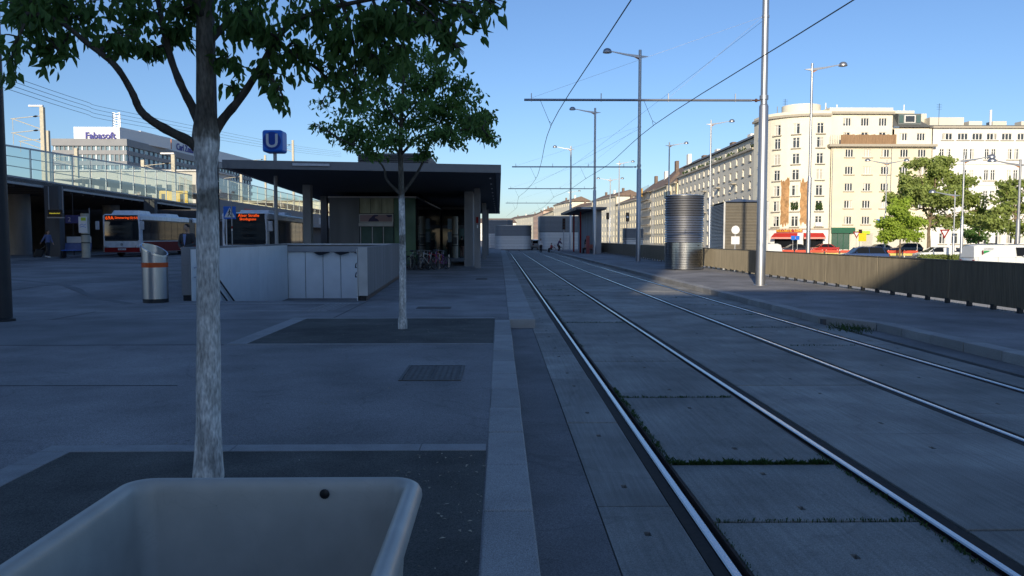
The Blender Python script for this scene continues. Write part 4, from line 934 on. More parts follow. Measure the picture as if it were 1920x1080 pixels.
class Bld:
    def __init__(s, name, label, base, cat='building', group=None):
        s.base = Vector(base); s.t = thing(name, label, cat, base, 0, group); s.rnd = random.Random(hash(label) % 999 if False else len(label)*7+int(base[1]))
    def part(s, m, name, mt, parent=None, **k):
        m.v = [tuple(Vector(p) - s.base) for p in m.v]; return m.build(name, mt, parent or s.t, **k)
    def facade(s, mapf, U, z0, z1, wins, mt, depth=.22, name='wall', step=None, style='double', sill=None, blinds=.12, simple=False):
        """a wall with real openings; wins = (u, zc, w, h[, style])"""
        m = MB(); hs = [(u-w/2, u+w/2, z-h/2, z+h/2) for u, z, w, h, *_ in wins]
        us = {0.0, U} | {q for a in hs for q in a[:2]}
        if step: us |= {U*i/int(U/step) for i in range(int(U/step)+1)}
        us = sorted(u for u in us if -1e-6 <= u <= U+1e-6); zs = sorted({z0, z1} | {q for a in hs for q in a[2:]})
        us = [u for i, u in enumerate(us) if i == 0 or u - us[i-1] > 1e-4]; zs = [z for i, z in enumerate(zs) if i == 0 or z - zs[i-1] > 1e-4]
        for i in range(len(us)-1):
            for j in range(len(zs)-1):
                uc, zc = (us[i]+us[i+1])/2, (zs[j]+zs[j+1])/2
                if any(a < uc < b and c < zc < d for a, b, c, d in hs): continue
                m.add([mapf(us[i],zs[j],0), mapf(us[i+1],zs[j],0), mapf(us[i+1],zs[j+1],0), mapf(us[i],zs[j+1],0)], [(0,1,2,3)])
        for a, b, c, d in hs:
            o = [mapf(a,c,0),mapf(b,c,0),mapf(b,d,0),mapf(a,d,0)]; i_ = [mapf(a,c,-depth),mapf(b,c,-depth),mapf(b,d,-depth),mapf(a,d,-depth)]
            m.add(o + i_, [(0,4,5,1),(1,5,6,2),(2,6,7,3),(3,7,4,0)])
        wall = s.part(m, name, mt)
        for wv in wins:
            u, z, w, h = wv[:4]; st_ = wv[4] if len(wv) > 4 else style
            p = Vector(mapf(u, z, -depth*.75)); q = Vector(mapf(u, z, 0)); n = (q - p).normalized(); th = math.atan2(n.x, -n.y)
            fm, pn, bl_ = win_meshes(w+.02, h+.02, st_)
            if simple:
                o = link('window', pn, PANE, s.t, loc=p - s.base, rotz=th)
                continue
            o = link('window', fm, FRAMEW, s.t, loc=p - s.base, rotz=th); link('pane', pn, PANE, o)
            q_ = s.rnd.random()
            if q_ < blinds or st_ == 'plain': link('blind', bl_, BLIND, o)
            elif q_ < blinds + .38:     # a drawn curtain behind one casement
                cu = link('curtain', bl_, BLIND, o); cu.scale = (s.rnd.choice((.28,.42)), 1, s.rnd.choice((1,1,.7))); cu.location = (s.rnd.choice((-1,1))*w*.27, .008, h*.5*(1-cu.scale.z)*.9)
            if sill:
                sm = _wm.setdefault(('sill', round(w,2), sill), None)
                if sm is None:
                    sm = MB().box(-w/2-.3,-.12-sill-depth*.75,-.16,w/2+.3,-.12-depth*.75+.1,0).mesh('sill'); sm.materials.append(TRIM); _wm[('sill', round(w,2), sill)] = sm
                link('sill', sm, TRIM, o, loc=(0,0,-h/2-.03))
        return wall
def flat(p0, p1):
    p0 = Vector((*p0,0)); p1 = Vector((*p1,0)); d = (p1-p0).normalized(); n = Vector((d.y,-d.x,0))
    return lambda u, z, e: tuple(p0 + d*u + n*e + Vector((0,0,z)))

Yb = 150.0; G = -.6
# ---- cream corner house with its rounded front
cb_ = Bld('corner_house', 'cream corner house with a rounded front and bare brick patches', (60, 161, G))
CX, CY, CR = 60.0, 159.0, 9.0; S1, SA, S3 = 2.2, CR*math.pi/2, 1.9
def arcmap(u, z, e):
    if u < S1: return (CX-CR-e, CY + S1 - u, z)
    if u < S1+SA: a = (u-S1)/CR; return (CX-(CR+e)*math.cos(a), CY-(CR+e)*math.sin(a), z)
    return (CX + (u-S1-SA), CY-CR-e, z)
ua = lambda deg: S1 + CR*(math.pi/2 - R(deg))     # deg = angle away from facing the camera
rows = [22.3, 19.7, 16.7, 13.7, 10.75, 7.85, 4.95]
wins = [(u, z, (1.25 if k else 1.15), 1.95, 'double') for z in rows for k, u in enumerate((ua(78), ua(51), ua(28), ua(0.5)))]
cb_.facade(arcmap, S1+SA+S3, 3.35, 24.5, wins, CREAM, step=1.1, sill=.22, blinds=.2)
# ground floor of shops
_unused = [(ua(60), 1.1, 2.6, 2.6, 'plain'), (ua(36), .9, 4.6, 3.0, 'plain'), (ua(7), 1.0, 3.4, 2.8, 'plain'), (S1+SA+1.2, .7, 1.1, 2.4, 'plain')]
cb_.facade(arcmap, S1+SA+S3, G, 3.33, [], WPLA, step=1.1, name='shop_floor_wall')
for uc, w in ((ua(70),2.6),(ua(38),4.4),(ua(6),3.6)):
    m = MB(); n = 8; 
    for z0, z1, e0, mt in ((G+.1, 1.9, .03, DGLASS),):
        m = MB(); r0 = [arcmap(uc-w/2+w*i/n, z0, e0) for i in range(n+1)]; r1 = [arcmap(uc-w/2+w*i/n, z1, e0) for i in range(n+1)]
        m.add(r0+r1, [(i,i+1,n+2+i,n+1+i) for i in range(n)]); cb_.part(m, 'shop_window', mt)
    m = MB(); r0 = [arcmap(uc-w/2+w*i/n, 2.75, .06) for i in range(n+1)]; r1 = [arcmap(uc-w/2+w*i/n, 1.95, 1.3) for i in range(n+1)]; r2 = [arcmap(uc-w/2+w*i/n, 1.62, 1.32) for i in range(n+1)]
    AWN = pm('red_awning', (.50,.03,.02), .8, var=.06)
    m.add(r0+r1, [(i,n+1+i,n+2+i,i+1) for i in range(n)]); aw = cb_.part(m, 'awning', AWN)
    m = MB().add(r1+r2, [(i,n+1+i,n+2+i,i+1) for i in range(n)]); cb_.part(m, 'awning_valance', pm('awning_stripe', (.70,.30,.24), .8), aw)
m = MB(); n = 8; w = 4.9; uc = ua(34)
r0 = [arcmap(uc-w/2+w*i/n, 2.82, .12) for i in range(n+1)]; r1 = [arcmap(uc-w/2+w*i/n, 3.5, .12) for i in range(n+1)]
m.add(r0+r1, [(i,i+1,n+2+i,n+1+i) for i in range(n)]); sb_ = cb_.part(m, 'shop_sign', pm('sign_red', (.32,.02,.015), .5))
for k, ch in enumerate('KOLLARIK LÖWE'):
    if ch == ' ': continue
    u = uc - 2.2 + k*.365; p = Vector(arcmap(u, 3.15, .16)); q = Vector(arcmap(u, 3.15, 0)); n_ = (p-q).normalized(); th = math.atan2(n_.x, -n_.y)
    text('sign_letter', ch, .58, pm('sign_yellow', (.85,.55,.05), .5), cb_.t, p - cb_.base, (R(90),0,th), .01, bold=True)
m = MB(); n = 40; U = S1+SA+S3
for z0, z1, e, nm, mt in ((24.5, 24.95, .45, 'cornice', TRIM), (24.95, 25.5, .1, 'parapet', CREAM), (3.34, 3.62, .12, 'string_course', TRIM)):
    r = [[arcmap(U*i/n, z, ee) for i in range(n+1)] for z, ee in ((z0,-.1),(z0,e),(z1,e),(z1,-.1))]
    m = MB()
    for a, b in zip(r[:-1], r[1:]): m.add(a+b, [(i,i+1,n+2+i,n+1+i) for i in range(n)])
    cb_.part(m, nm, mt)
poly = [(CX-CR+.05, CY+S1)] + [arcmap(S1+SA*i/16,0,-.05)[:2] for i in range(17)] + [(CX+S3, CY-CR+.05), (CX+S3, CY+S1)]
cb_.part(MB().prism(poly, 25.0, 25.2), 'roof', SLATE)
cb_.part(MB().lathe([(3.6,0),(3.6,2.1)], 40, (58.6,156.5,25.2)), 'roof_drum', CREAM, smooth=True)
for x in (53.8, 63.4): cb_.part(MB().tube([(x,156,25.2),(x,156,27.2)],.09,6), 'chimney_pipe', GALV)
rng = random.Random(3)
for d0, d1, zl, zh in ((45.5,34.0,4.6,12.6), (22.5,10.0,4.6,12.2)):     # plaster fallen off the brick
    m = MB(); n = 10; nz = 14; V = []
    for j in range(nz+1):
        a0 = d0 - rng.uniform(0,1.2); a1 = d1 + rng.uniform(0,1.2)
        for i in range(n+1):
            z = zl + (zh-zl)*j/nz + (rng.uniform(-.6,.9) if j == nz else (rng.uniform(-.8,.2) if j == 0 else 0)); V.append(arcmap(ua(a0+(a1-a0)*i/n), z, .025))
    m.add(V, [(j*(n+1)+i, j*(n+1)+i+1, (j+1)*(n+1)+i+1, (j+1)*(n+1)+i) for j in range(nz) for i in range(n)]); cb_.part(m, 'brick_patch', BRICK)
HEDGE = pm('box_plants', (0.03,0.06,0.012), .8, var=.4, scale=6)
for dg in (28, 0.5):
    m = MB(); rg = random.Random(int(dg))
    for _ in range(70):
        p = Vector(arcmap(ua(dg)+rg.uniform(-.6,.6), 7.05+rg.random()**1.4*1.2, .15+rg.uniform(-.1,.1))); add_leaf(m, p, Vector((rg.gauss(0,.4),rg.gauss(0,.4),1)), .45, .26, rg)
    cb_.part(m, 'window_plants', HEDGE)
cb_.part(MB().box(59.2,149.55,4.0,60.5,149.95,4.75), 'air_conditioner', WHITE)

# ---- yellow house
yh = Bld('yellow_house', 'yellow house front with a reed screened roof terrace', (71.5, 155, G))
cx = [X_(q, Yb) - 61.9 for q in (1587,1620.6,1654,1689,1722)]
ym = flat((61.9, Yb-.35), (81.0, Yb-.35))
w = [(u, z, 1.5, 1.45, 'triple') for z in (17.6,14.4,11.3,8.1,5.1) for u in cx]
yh.facade(ym, 19.1, 3.4, 18.75, w, YELL, sill=.06, blinds=.22)
yh.facade(ym, 19.1, G, 3.38, [(2.4,1.2,3.6,3.3,'plain'),(7.3,1.1,2.2,3.0,'plain'),(10.5,1.1,2.0,2.6,'plain'),(14.5,1.1,2.2,2.6,'plain')], pm('plinth_plaster', (.66,.62,.52), .9, var=.05), name='shop_floor_wall', blinds=0)
GRN = pm('shop_green', (.03,.12,.07), .4, var=.1)
yh.part(MB().box(62.2,149.2,2.7,66.6,149.62,3.75), 'shop_fascia', GRN)
for k in range(4): yh.part(MB().box(62.3+k*1.08,149.5,G,62.4+k*1.08,149.63,2.7), 'shop_frame', GRN)
for k in range(3): yh.part(MB().box(62.41+k*1.08,149.55,G+.3,63.37+k*1.08,149.61,2.68), 'shop_pane', GGLASS)
yh.part(MB().box(67.1,149.45,2.5,69.5,149.63,3.1), 'lime_sign', pm('lime_sign', (.45,.6,.05), .5))
yh.part(MB().box(70.7,149.5,4.6,71.3,149.64,5.3), 'blue_plate', BLUE)
yh.part(MB().box(61.2,148.75,18.76,81.4,150.6,19.2), 'terrace_slab', TRIM)
um = flat((61.9, Yb+1.0), (73.9, Yb+1.0))
yh.facade(um, 12.0, 19.2, 25.0, [(u, 23.55, 1.5, 1.5, 'triple') for u in cx[:3]] + [(u, 20.55, 1.3, 2.2, 'double') for u in cx[:3]], CREAM, name='upper_wall', blinds=.1)
um2 = flat((73.9, Yb+.2), (81.0, Yb+.2))
yh.facade(um2, 7.1, 19.2, 22.2, [(u-12.0, 20.7, 1.5, 1.4, 'triple') for u in cx[3:]], CREAM, name='upper_wall', blinds=0)
yh.part(MB().box(61.7,150.4,25.0,74.1,162,25.45), 'cornice', TRIM); yh.part(MB().box(61.9,150.9,25.45,73.9,162,26.2), 'parapet', CREAM); yh.part(MB().box(73.6,153,25.46,79,162,26.0), 'parapet', CREAM)
yh.part(MB().box(73.92,151.1,22.21,81.2,162,22.6), 'eaves', TRIM)
yh.part(MB().add([(74,150.6,22.6),(81.2,150.6,22.6),(77.6,153.5,25.6),(74,153.5,25.6),(81.2,160,22.6),(77.6,160,25.6),(74,160,25.6),(74,160,22.6)],[(0,1,2,3),(1,4,5,2),(3,2,5,6),(0,3,6,7)]), 'mansard', SLATE)
dm = yh.part(MB().box(74.9,150.8,23.05,79.2,153,25.1), 'dormer', pm('dormer_slate', (.15,.17,.17), .6)); 
for a, b in ((76.0,78.1),): yh.part(MB().box(a,150.72,23.4,b,150.79,24.8), 'dormer_window', FRAMEW, dm); yh.part(MB().box(a+.2,150.66,23.55,b-.2,150.715,24.65), 'pane', PANE, dm)
for a in (75.05, 78.3): yh.part(MB().box(a,150.72,23.4,a+.75,150.79,24.8), 'shutter', pm('shutter_teal', (.07,.13,.13), .6), dm)
REED = pm('reed_screen', (.30,.19,.11), .95, var=.3, scale=5, stretch=(6,6,.2))
for k in range(24): yh.part(MB().box(63.3+k*.435,148.95,19.21,63.72+k*.435,149.0,20.9+.05*(k%3)), 'reed_mat', REED)
for k in range(6): yh.part(MB().tube([(61.4+k*.33,148.95,19.2),(61.4+k*.33,148.95,20.9)],.03,5), 'railing_bar', GALV)
for x, h in ((63.2,27.9),(65.4,27.6),(70.6,26.9),(78.5,27.6)): yh.part(MB().tube([(x,156,25.2),(x,156,h)],.11,6), 'chimney_pipe', WPLA)
yh.part(MB().box(79.2,154,22.6,81.9,158,25.6), 'chimney_stack', GPLA)
yh.part(MB().box(62,150.8,G,81,165,19.1), 'core', CONCD)
for x in (62.15, 73.2, 80.8): yh.part(MB().tube([(x,149.56,3.4),(x,149.56,18.7)],.07,6), 'downpipe', GALV)
cb_.part(MB().prism([(51.4,161.1),(51.4,159),(53.8,153.2),(60,150.5),(61.8,150.5),(61.8,161.1)], G, 24.9), 'core', CONCD)

# ---- white house
wh = Bld('white_house', 'long white house with tall paired windows behind the large tree', (98, 155, G))
WX0 = 81.1; wmap = flat((WX0, Yb), (121, Yb)); w = []
for q in (1770,1799,1826,1853,1881,1910,1938): w.append((X_(q,Yb)-WX0, 20.75, 1.9, 1.2, 'triple'))
for q in (1767,1811,1851,1893.5,1935):
    for s in (-.63, .63):
        for z in (17.5, 13.6, 9.7, 5.8): w.append((X_(q,Yb)-WX0+s, z, .82, 1.95, 'double'))
for q in (1767,1790,1811,1830,1851,1872,1893,1915,1936): w.append((X_(q,Yb)-WX0, 1.7, 1.2, 2.0, 'double'))
wh.facade(wmap, 39.9, G, 22.3, w, WPLA, sill=.06, blinds=.12)
for z in (15.6, 11.7, 3.9): wh.part(MB().box(81.12,149.85,z,121,149.995,z+.16), 'string_course', WPLA)
wh.part(MB().box(80.9,149.5,22.3,121.2,151,22.65), 'cornice', TRIM); wh.part(MB().box(81.1,150.3,G,121,165,22.25), 'core', CONCD); wh.part(MB().box(81.1,150.9,22.66,121,165,23.0), 'roof', SLATE)
for a, b in ((81.5,88),(89,91.5),(93.5,96.2),(99,102.2),(104.5,110)): wh.part(MB().box(a,152,23.0,b,154,24.6 if a < 85 else 23.9), 'chimney_stack', GPLA)
wh.part(MB().tube([(93.1,152,23),(93.1,152,26)],.2,8), 'chimney_pipe', WHITE)
def antenna(b, x, y, z, h):
    m = MB().tube([(x,y,z),(x,y,z+h)],.04,5)
    for k in range(4): m.bar((x-.5,y,z+h-.2-k*.3),(x+.5,y,z+h-.2-k*.3),.03,.03)
    b.part(m, 'antenna', DARKM)
antenna(wh, 83.2,152,23,4.2); antenna(wh, 106.2,152,23.9,3.4); antenna(cb_, 48.0+8,158,27.5,1.5)

# ---- the receding row on the right of the tracks
row = []
def row_house(label, p0, p1, ztop, mt, cols, rows_, w, h, roof='attic', roofmt=SLATE, depth=14, simple=False, zr0=4.6, roofh=3.6, group='houses of the receding row'):
    """p0 (far end) to p1 (near end): the front faces the tracks"""
    b = Bld('row_house', label, (p0[0]+4, (p0[1]+p1[1])/2, G), group=group); L_ = math.hypot(p1[0]-p0[0], p1[1]-p0[1]); mp = flat(p0, p1)
    dz = (ztop - .9 - zr0) / max(1, rows_-1)
    wins = [((i+.5)*L_/cols, zr0 + j*dz - .4, w, h, 'double') for i in range(cols) for j in range(rows_)]
    wins += [((i+.5)*L_/cols, 1.2, w*1.35, 2.3, 'plain') for i in range(cols)]
    b.facade(mp, L_, G, ztop, wins, mt, depth=.35, simple=simple, sill=None if simple else .12, blinds=.15)
    q = lambda u, e, z: mp(u, z, e)
    b.part(MB().add([q(0,.5,ztop),q(L_,.5,ztop),q(L_,-.4,ztop),q(0,-.4,ztop),q(0,.5,ztop+.4),q(L_,.5,ztop+.4),q(L_,-.4,ztop+.4),q(0,-.4,ztop+.4)],[(3,2,1,0),(4,5,6,7),(0,1,5,4),(1,2,6,5),(2,3,7,6),(3,0,4,7)]), 'cornice', TRIM)
    b.part(MB().add([q(0,-.4,G),q(L_,-.4,G),q(L_,-depth,G),q(0,-depth,G),q(0,-.4,ztop-.02),q(L_,-.4,ztop-.02),q(L_,-depth,ztop-.02),q(0,-depth,ztop-.02)],[(0,1,5,4),(1,2,6,5),(2,3,7,6),(3,0,4,7),(4,5,6,7)]), 'core', mt)
    if roof == 'attic':
        am = flat(mp(0,0,-1.6)[:2], mp(L_,0,-1.6)[:2])
        b.facade(am, L_, ztop+.02, ztop+3.0, [((i+.5)*L_/(cols), ztop+1.55, 1.5, 1.6, 'double') for i in range(cols)], mt, name='attic_wall', simple=simple)
        b.part(MB().add([q(0,-1.0,ztop+3.0),q(L_,-1.0,ztop+3.0),q(L_,-depth,ztop+3.0),q(0,-depth,ztop+3.0),q(0,-4.5,ztop+3+roofh*.55),q(L_,-4.5,ztop+3+roofh*.55),q(L_,-depth,ztop+3+roofh*.55),q(0,-depth,ztop+3+roofh*.55)],[(0,1,5,4),(1,2,6,5),(2,3,7,6),(3,0,4,7),(4,5,6,7)]), 'roof', roofmt)
    else:
        b.part(MB().add([q(0,.45,ztop+.41),q(L_,.45,ztop+.41),q(L_,-depth,ztop+.41),q(0,-depth,ztop+.41),q(0,-depth/2,ztop+roofh+.8),q(L_,-depth/2,ztop+roofh+.8)],[(0,1,5,4),(2,3,4,5),(1,2,5),(3,0,4)]), 'roof', roofmt)
    for k in range(max(2, cols//3)):
        u = L_*(k+.6)/max(2, cols//3); c = Vector(q(u, -5.5, ztop+roofh*.5)); b.part(MB().box(c.x-.5,c.y-1.2,c.z,c.x+.5,c.y+1.2,c.z+roofh*.75+1.3), 'chimney_stack', WPLA if k % 2 else TILE)
    return b
d = row_house('long grey-cream house front receding beside the rounded corner house', (53.4,240), (51.2,161.4), 19.6, GPLA, 15, 6, 1.25, 1.55, 'attic', SLATE)
for k in range(22):
    rg = random.Random(k); y = 166 + k*3.3; x = 51.2 + (y-161.4)*.028 + .9; m = MB()
    for _ in range(16): add_leaf(m, Vector((x+rg.uniform(-.3,.3), y+rg.uniform(-.9,.9), 19.9+rg.random()*1.0)), Vector((rg.gauss(0,.5),rg.gauss(0,.5),1)), .6, .35, rg)
    if k % 3 != 1: d.part(m, 'terrace_plants', HEDGE)
for k in range(5):
    m = MB(); c = flat((53.4,240),(51.2,161.4)); u = 8 + k*14
    for z in (8.2, 13.6): m.box(*(Vector(c(u,z,.5)) - Vector((.5,1.2,.1))), *(Vector(c(u,z,.5)) + Vector((.5,1.2,.12))))
    d.part(m, 'balcony', TRIM)
e = row_house('yellow house with a rounded bay and steep brown tiled roof in the receding row', (54.8,284), (52.7,240.3), 18.2, YELL, 8, 5, 1.2, 1.6, 'gable', TILE, roofh=6.5)
e.part(MB().lathe([(3.6,3.5),(3.6,18.4)], 24, (55.6,250,0)), 'round_bay', YELL, smooth=True)
e.part(MB().lathe([(4.6,13.2),(4.6,13.5)], 24, (55.6,250,0)), 'bay_balcony', TRIM, smooth=True); e.part(MB().lathe([(4.2,18.4),(.1,22.6)], 24, (55.6,250,0)), 'bay_roof', TILE, smooth=True)
for dy in (-2.4, 0, 2.4): e.part(MB().box(51.75,250+dy-.45,14.2,52.2+abs(dy)*.18,250+dy+.45,16.2), 'bay_window', PANE)
f = row_house('pale house wrapped in scaffolding in the receding row', (56.6,330), (54.9,284.4), 18.5, GPLA, 8, 5, 1.2, 1.7, 'gable', TILE, simple=True, roofh=5)
for k in range(9):
    y = 290 + k*3; x = 54.9 + (y-284)*.037 - 1.3
    f.part(MB().tube([(x,y,G),(x,y,21)],.07,5), 'scaffold_pole', GALV)
    if k < 8:
        for z in (3.5,6.5,9.5,12.5,15.5,18.5): f.part(MB().box(x-.5,y,z,x+.9,y+2.9,z+.12), 'scaffold_deck', pm('scaffold_board', (.35,.28,.18), .9))
for k in range(3): f.part(MB().box(54.0,305+k*4,17.5,54.4,308.4+k*4,20.6), 'orange_tarp', pm('orange_tarp', (.62,.36,.08), .8))
rh = [('lower yellowish house beyond the scaffolded one in the row', (55.8,385), (56.6,330.4), 17.4, YELL, 9, 5),
      ('tall cream house front bending towards the viewer in the row', (50.5,440), (55.7,385.3), 21.6, CREAM, 9, 5),
      ('lower white house where the row bends left', (42.5,485), (50.4,440.3), 19.0, WPLA, 8, 5),
      ('cream far house with several chimneys in the bending row', (36.5,545), (42.4,485.3), 23.5, CREAM, 8, 5),
      ('far yellow house before the end of the row', (34.5,640), (36.4,545.4), 20, YELL, 10, 5),
      ('pinkish far house near the end of the row', (32,760), (34.4,640.4), 23, pm('pink_plaster', (.62,.45,.36), .9), 10, 5),
      ('last hazy pale house at the end of the row', (10,900), (31.8,760.5), 22, CREAM, 10, 5)]
for l, p0, p1, zt, mt, c_, r_ in rh: row_house(l, p0, p1, zt, mt, c_, r_, 1.5, 1.9, 'gable', TILE, simple=True, roofh=2.6)
# a distant block closing the street
fb = Bld('far_block', 'low far pale block closing the street behind the vent blocks', (-10, 700, G))
fb.facade(flat((-60,700),(14,700)), 74, G, 15, [((i+.5)*6.1, 4+3.2*j, 2, 1.7, 'double') for i in range(12) for j in range(4)], WPLA, simple=True, depth=.4)
fb.part(MB().box(-60,700.5,G,14,720,15), 'core', WPLA); fb.part(MB().add([(-61,699,15),(15,699,15),(15,721,15),(-61,721,15),(-58,710,19),(12,710,19)],[(0,1,5,4),(1,2,5),(2,3,4,5),(3,0,4)]), 'roof', TILE)

# ---- two unseen blocks, added behind the viewpoint to cast shadow over the forecourt
def back_block(label, x0, x1, y0, y1, h, mt, cols, rows_):
    b = Bld('shade_caster', label, ((x0+x1)/2, (y0+y1)/2, .1)); m = MB().box(x0, y0, .1, x1, y1-.3, h); b.part(m, 'core', mt)
    fm_ = flat((x1, y1), (x0, y1)); L_ = x1-x0
    b.facade(fm_, L_, .1, h, [((i+.5)*L_/cols, 3+(h-5)*j/(rows_-1), L_/cols*.6, 1.8, 'double') for i in range(cols) for j in range(rows_)], mt, simple=True, depth=.25)
back_block('tall pale office tower standing behind the viewpoint', -55.5, -16.8, -50, -30, 62, GPLA, 12, 16)
back_block('lower pale block standing behind the viewpoint beside the tower', -16.5, -1.5, -52, -30, 18.8, WPLA, 5, 5)

# ================================================================ OFFICE COMPLEX BEYOND THE RAILWAY
OY = 225.0
ob = Bld('office_building', 'grey office building with white roof boxes carrying blue company lettering', (-100, 240, 0))
A_ = lambda x, y, Y=OY: at(x, y, Y)
GRC = pm('office_cladding', (.24,.25,.27), .6, var=.05, scale=.4); GLB = pm('office_glazing', (.16,.24,.29), .1, var=.3, scale=.9, spec=.7)
pL, pC, pR = A_(100,300), A_(237,300), A_(470,300, 330)
def band(za, zb, mt, e, name):
    m = MB(); a = Vector((pL.x,pL.y,0)); b = Vector((pC.x,pC.y,0)); c = Vector((pR.x,pR.y,0))
    n1 = Vector((b.y-a.y, a.x-b.x,0)).normalized()*e; n2 = Vector((c.y-b.y, b.x-c.x,0)).normalized()*e
    k = b + (n1+n2)*.6; pts = [a+n1, k, c+n2, c+n2+Vector((-40,30,0)), a+n1+Vector((0,60,0))]
    m.prism([(p.x,p.y) for p in pts], za, zb); return ob.part(m, name, mt)
zz = lambda y: Z_(y, OY)
band(zz(275), zz(262), GRC, .8, 'cladding_band'); band(zz(283), zz(275.1), GLB, 0, 'window_band'); band(zz(291), zz(283.1), GRC, .5, 'cladding_band')
band(zz(303), zz(291.1), GLB, 0, 'window_band'); band(zz(311), zz(303.1), GRC, .5, 'cladding_band'); band(zz(322), zz(311.1), GLB, 0, 'window_band'); band(zz(330), zz(322.1), GRC, .5, 'cladding_band'); band(0, zz(330.1), GLB, 0, 'window_band')
for lv, (ya, yb) in enumerate(((283,275),(303,291),(322,311))):
    a, b, c = Vector((pL.x,pL.y,0)), Vector((pC.x,pC.y,0)), Vector((pR.x,pR.y,0))
    for p, q, n in ((a,b,16),(b,c,34)):
        nn = Vector((q.y-p.y, p.x-q.x, 0)).normalized()*.12
        for i in range(n):
            s = p + (q-p)*((i+.5)/n) + nn; ob.part(MB().bar((s.x,s.y,zz(ya)),(s.x,s.y,zz(yb)),.35,.25,(0,1,0)), 'mullion', WHITE if i % 3 == 0 else GRC)
b1 = ob.part(MB().prism([(A_(140,250).x,OY-.5),(A_(226,250).x,OY-.5),(A_(226,250).x+4,OY+24),(A_(140,250).x,OY+24)], zz(263), zz(240)), 'roof_box', WHITE)
t = text('lettering', 'Fabasoft', 2.5, pm('logo_blue', (.03,.03,.28), .5), ob.t, A_(188,254.5,OY-.8) - ob.base, ext=.05, bold=True)
q0, q1 = A_(264,250,242), A_(475,250,332); dq = Vector((q1.x-q0.x, q1.y-q0.y, 0)); thq = math.atan2(dq.y, dq.x); nq = Vector((dq.y,-dq.x,0)).normalized()
b2 = ob.part(MB().prism([(q0.x,q0.y),(q1.x,q1.y),(q1.x-20,q1.y+12),(q0.x-14,q0.y+6)], Z_(271,242), Z_(246.5,242)), 'roof_box', WHITE)
for f_, s_, tx, mt in ((.082, 2.5, 'Fabasoft', 'logo_blue'), (.315, 2.6, 'Carl Zeiss', 'logo_blue')):
    p = Vector((q0.x,q0.y,0)) + dq*f_ + nq*.15; p.z = Z_(259,242) - .2; text('lettering', tx, s_*1.15, _mats[mt], ob.t, p - ob.base, (R(90),0,thq), .05, bold=True)
p = Vector((q0.x,q0.y,0)) + dq*.189 + nq*.15; p.z = Z_(259,242); ob.part(MB().box(p.x-.9,p.y-.2,p.z-1.6,p.x+.9,p.y,p.z+1.6), 'orange_logo', pm('logo_orange', (.6,.2,.08), .5))
m = MB(); p = A_(219,240,OY+12)
for dx in (-1.1, 1.1):
    m.tube([(p.x+dx,p.y,p.z-1),(p.x+dx*.9,p.y,p.z+4.2)],.14,5)
for k in range(6): m.bar((p.x-1.1,p.y,p.z+.3+k*.7),(p.x+1.1,p.y,p.z+1+k*.7),.12,.12); m.bar((p.x+1.1,p.y,p.z+.3+k*.7),(p.x-1.1,p.y,p.z+1+k*.7),.12,.12)
ob.part(m, 'lattice_mast', GALV)

# ================================================================ BUS STATION ROOF AND RAILWAY VIADUCT
br = thing('bus_station_roof', 'long bus station roof slab with grey edge above the bus bays', 'roof', (-40, 60, .5))
def bp(m, name, mt, **k): m.v = [(x+40, y-60, z-.5) for x, y, z in m.v]; return m.build(name, mt, br, **k)
E0, E1 = (-27.0, 35.0), (-33.2, 88.5)
lin = lambda t: (E0[0]+(E1[0]-E0[0])*t, E0[1]+(E1[1]-E0[1])*t)
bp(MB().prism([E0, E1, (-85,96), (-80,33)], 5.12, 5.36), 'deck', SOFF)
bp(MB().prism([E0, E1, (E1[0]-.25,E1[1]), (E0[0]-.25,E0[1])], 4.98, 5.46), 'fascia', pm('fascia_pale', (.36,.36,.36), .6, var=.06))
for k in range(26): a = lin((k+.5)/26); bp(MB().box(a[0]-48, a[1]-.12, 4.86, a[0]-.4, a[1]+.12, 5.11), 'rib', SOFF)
for x, y, r in ((-34.4,58,.75),(-36.5,76,.75),(-46,60,.75),(-48,80,.75),(-33.0,42,.5)): bp(MB().lathe([(r,.3),(r,5.1)], 24, (x,y,0)), 'round_column', CONC, smooth=True)
for x, y in ((-28.3,51.5),(-30.2,70)): bp(MB().box(x-.45,y-.3,.3,x+.45,y+.3,5.1), 'slab_column', CONCD)
bp(MB().box(-64,38,.2,-63.5,96,5.1), 'rear_wall', CONCD)
bp(MB().prism([(-62,92),(-31.5,90),(-31.5,90.4),(-62,92.4)], .2, 5.1), 'end_wall', CONCD)
isl = MB().prism([(-33.5,46.6),(-28.2,46.6),(-27.75,48),(-29.6,88),(-36,88)], .2, .62).build('bus_island', CONC); tag(isl, kind='structure')
gr = thing('glass_railing', 'glass railing panels standing on the bus station roof edge', 'railing', (-30, 60, 5.4))
def gp_(m, name, mt, **k): m.v = [(x+30, y-60, z-5.4) for x, y, z in m.v]; return m.build(name, mt, gr, **k)
ztop = lambda t: 6.78 + 1.85*t
NP = 17
for k in range(NP):
    a, b = lin(k/NP), lin((k+1)/NP); za, zb = ztop(k/NP), ztop((k+1)/NP); o = -.35
    gp_(MB().add([(a[0]+o,a[1]+.05,5.5),(b[0]+o,b[1]-.05,5.5),(b[0]+o,b[1]-.05,zb-.05),(a[0]+o,a[1]+.05,za-.05)],[(0,1,2,3)]), 'glass_panel', GLASSV)
    gp_(MB().bar((a[0]+o-.08,a[1],5.4),(a[0]+o-.08,a[1],za),.07,.12), 'post', PAINTG)
    for f, h in ((1.0,.11),(.66,.05),(.33,.05)): gp_(MB().bar((a[0]+o-.05,a[1],5.5+(za-5.5)*f),(b[0]+o-.05,b[1],5.5+(zb-5.5)*f),.06,h), 'rail', PAINTG)
vd = thing('railway_viaduct', 'railway viaduct wall with glass screens behind the second bus', 'viaduct', (-33, 140, .3))
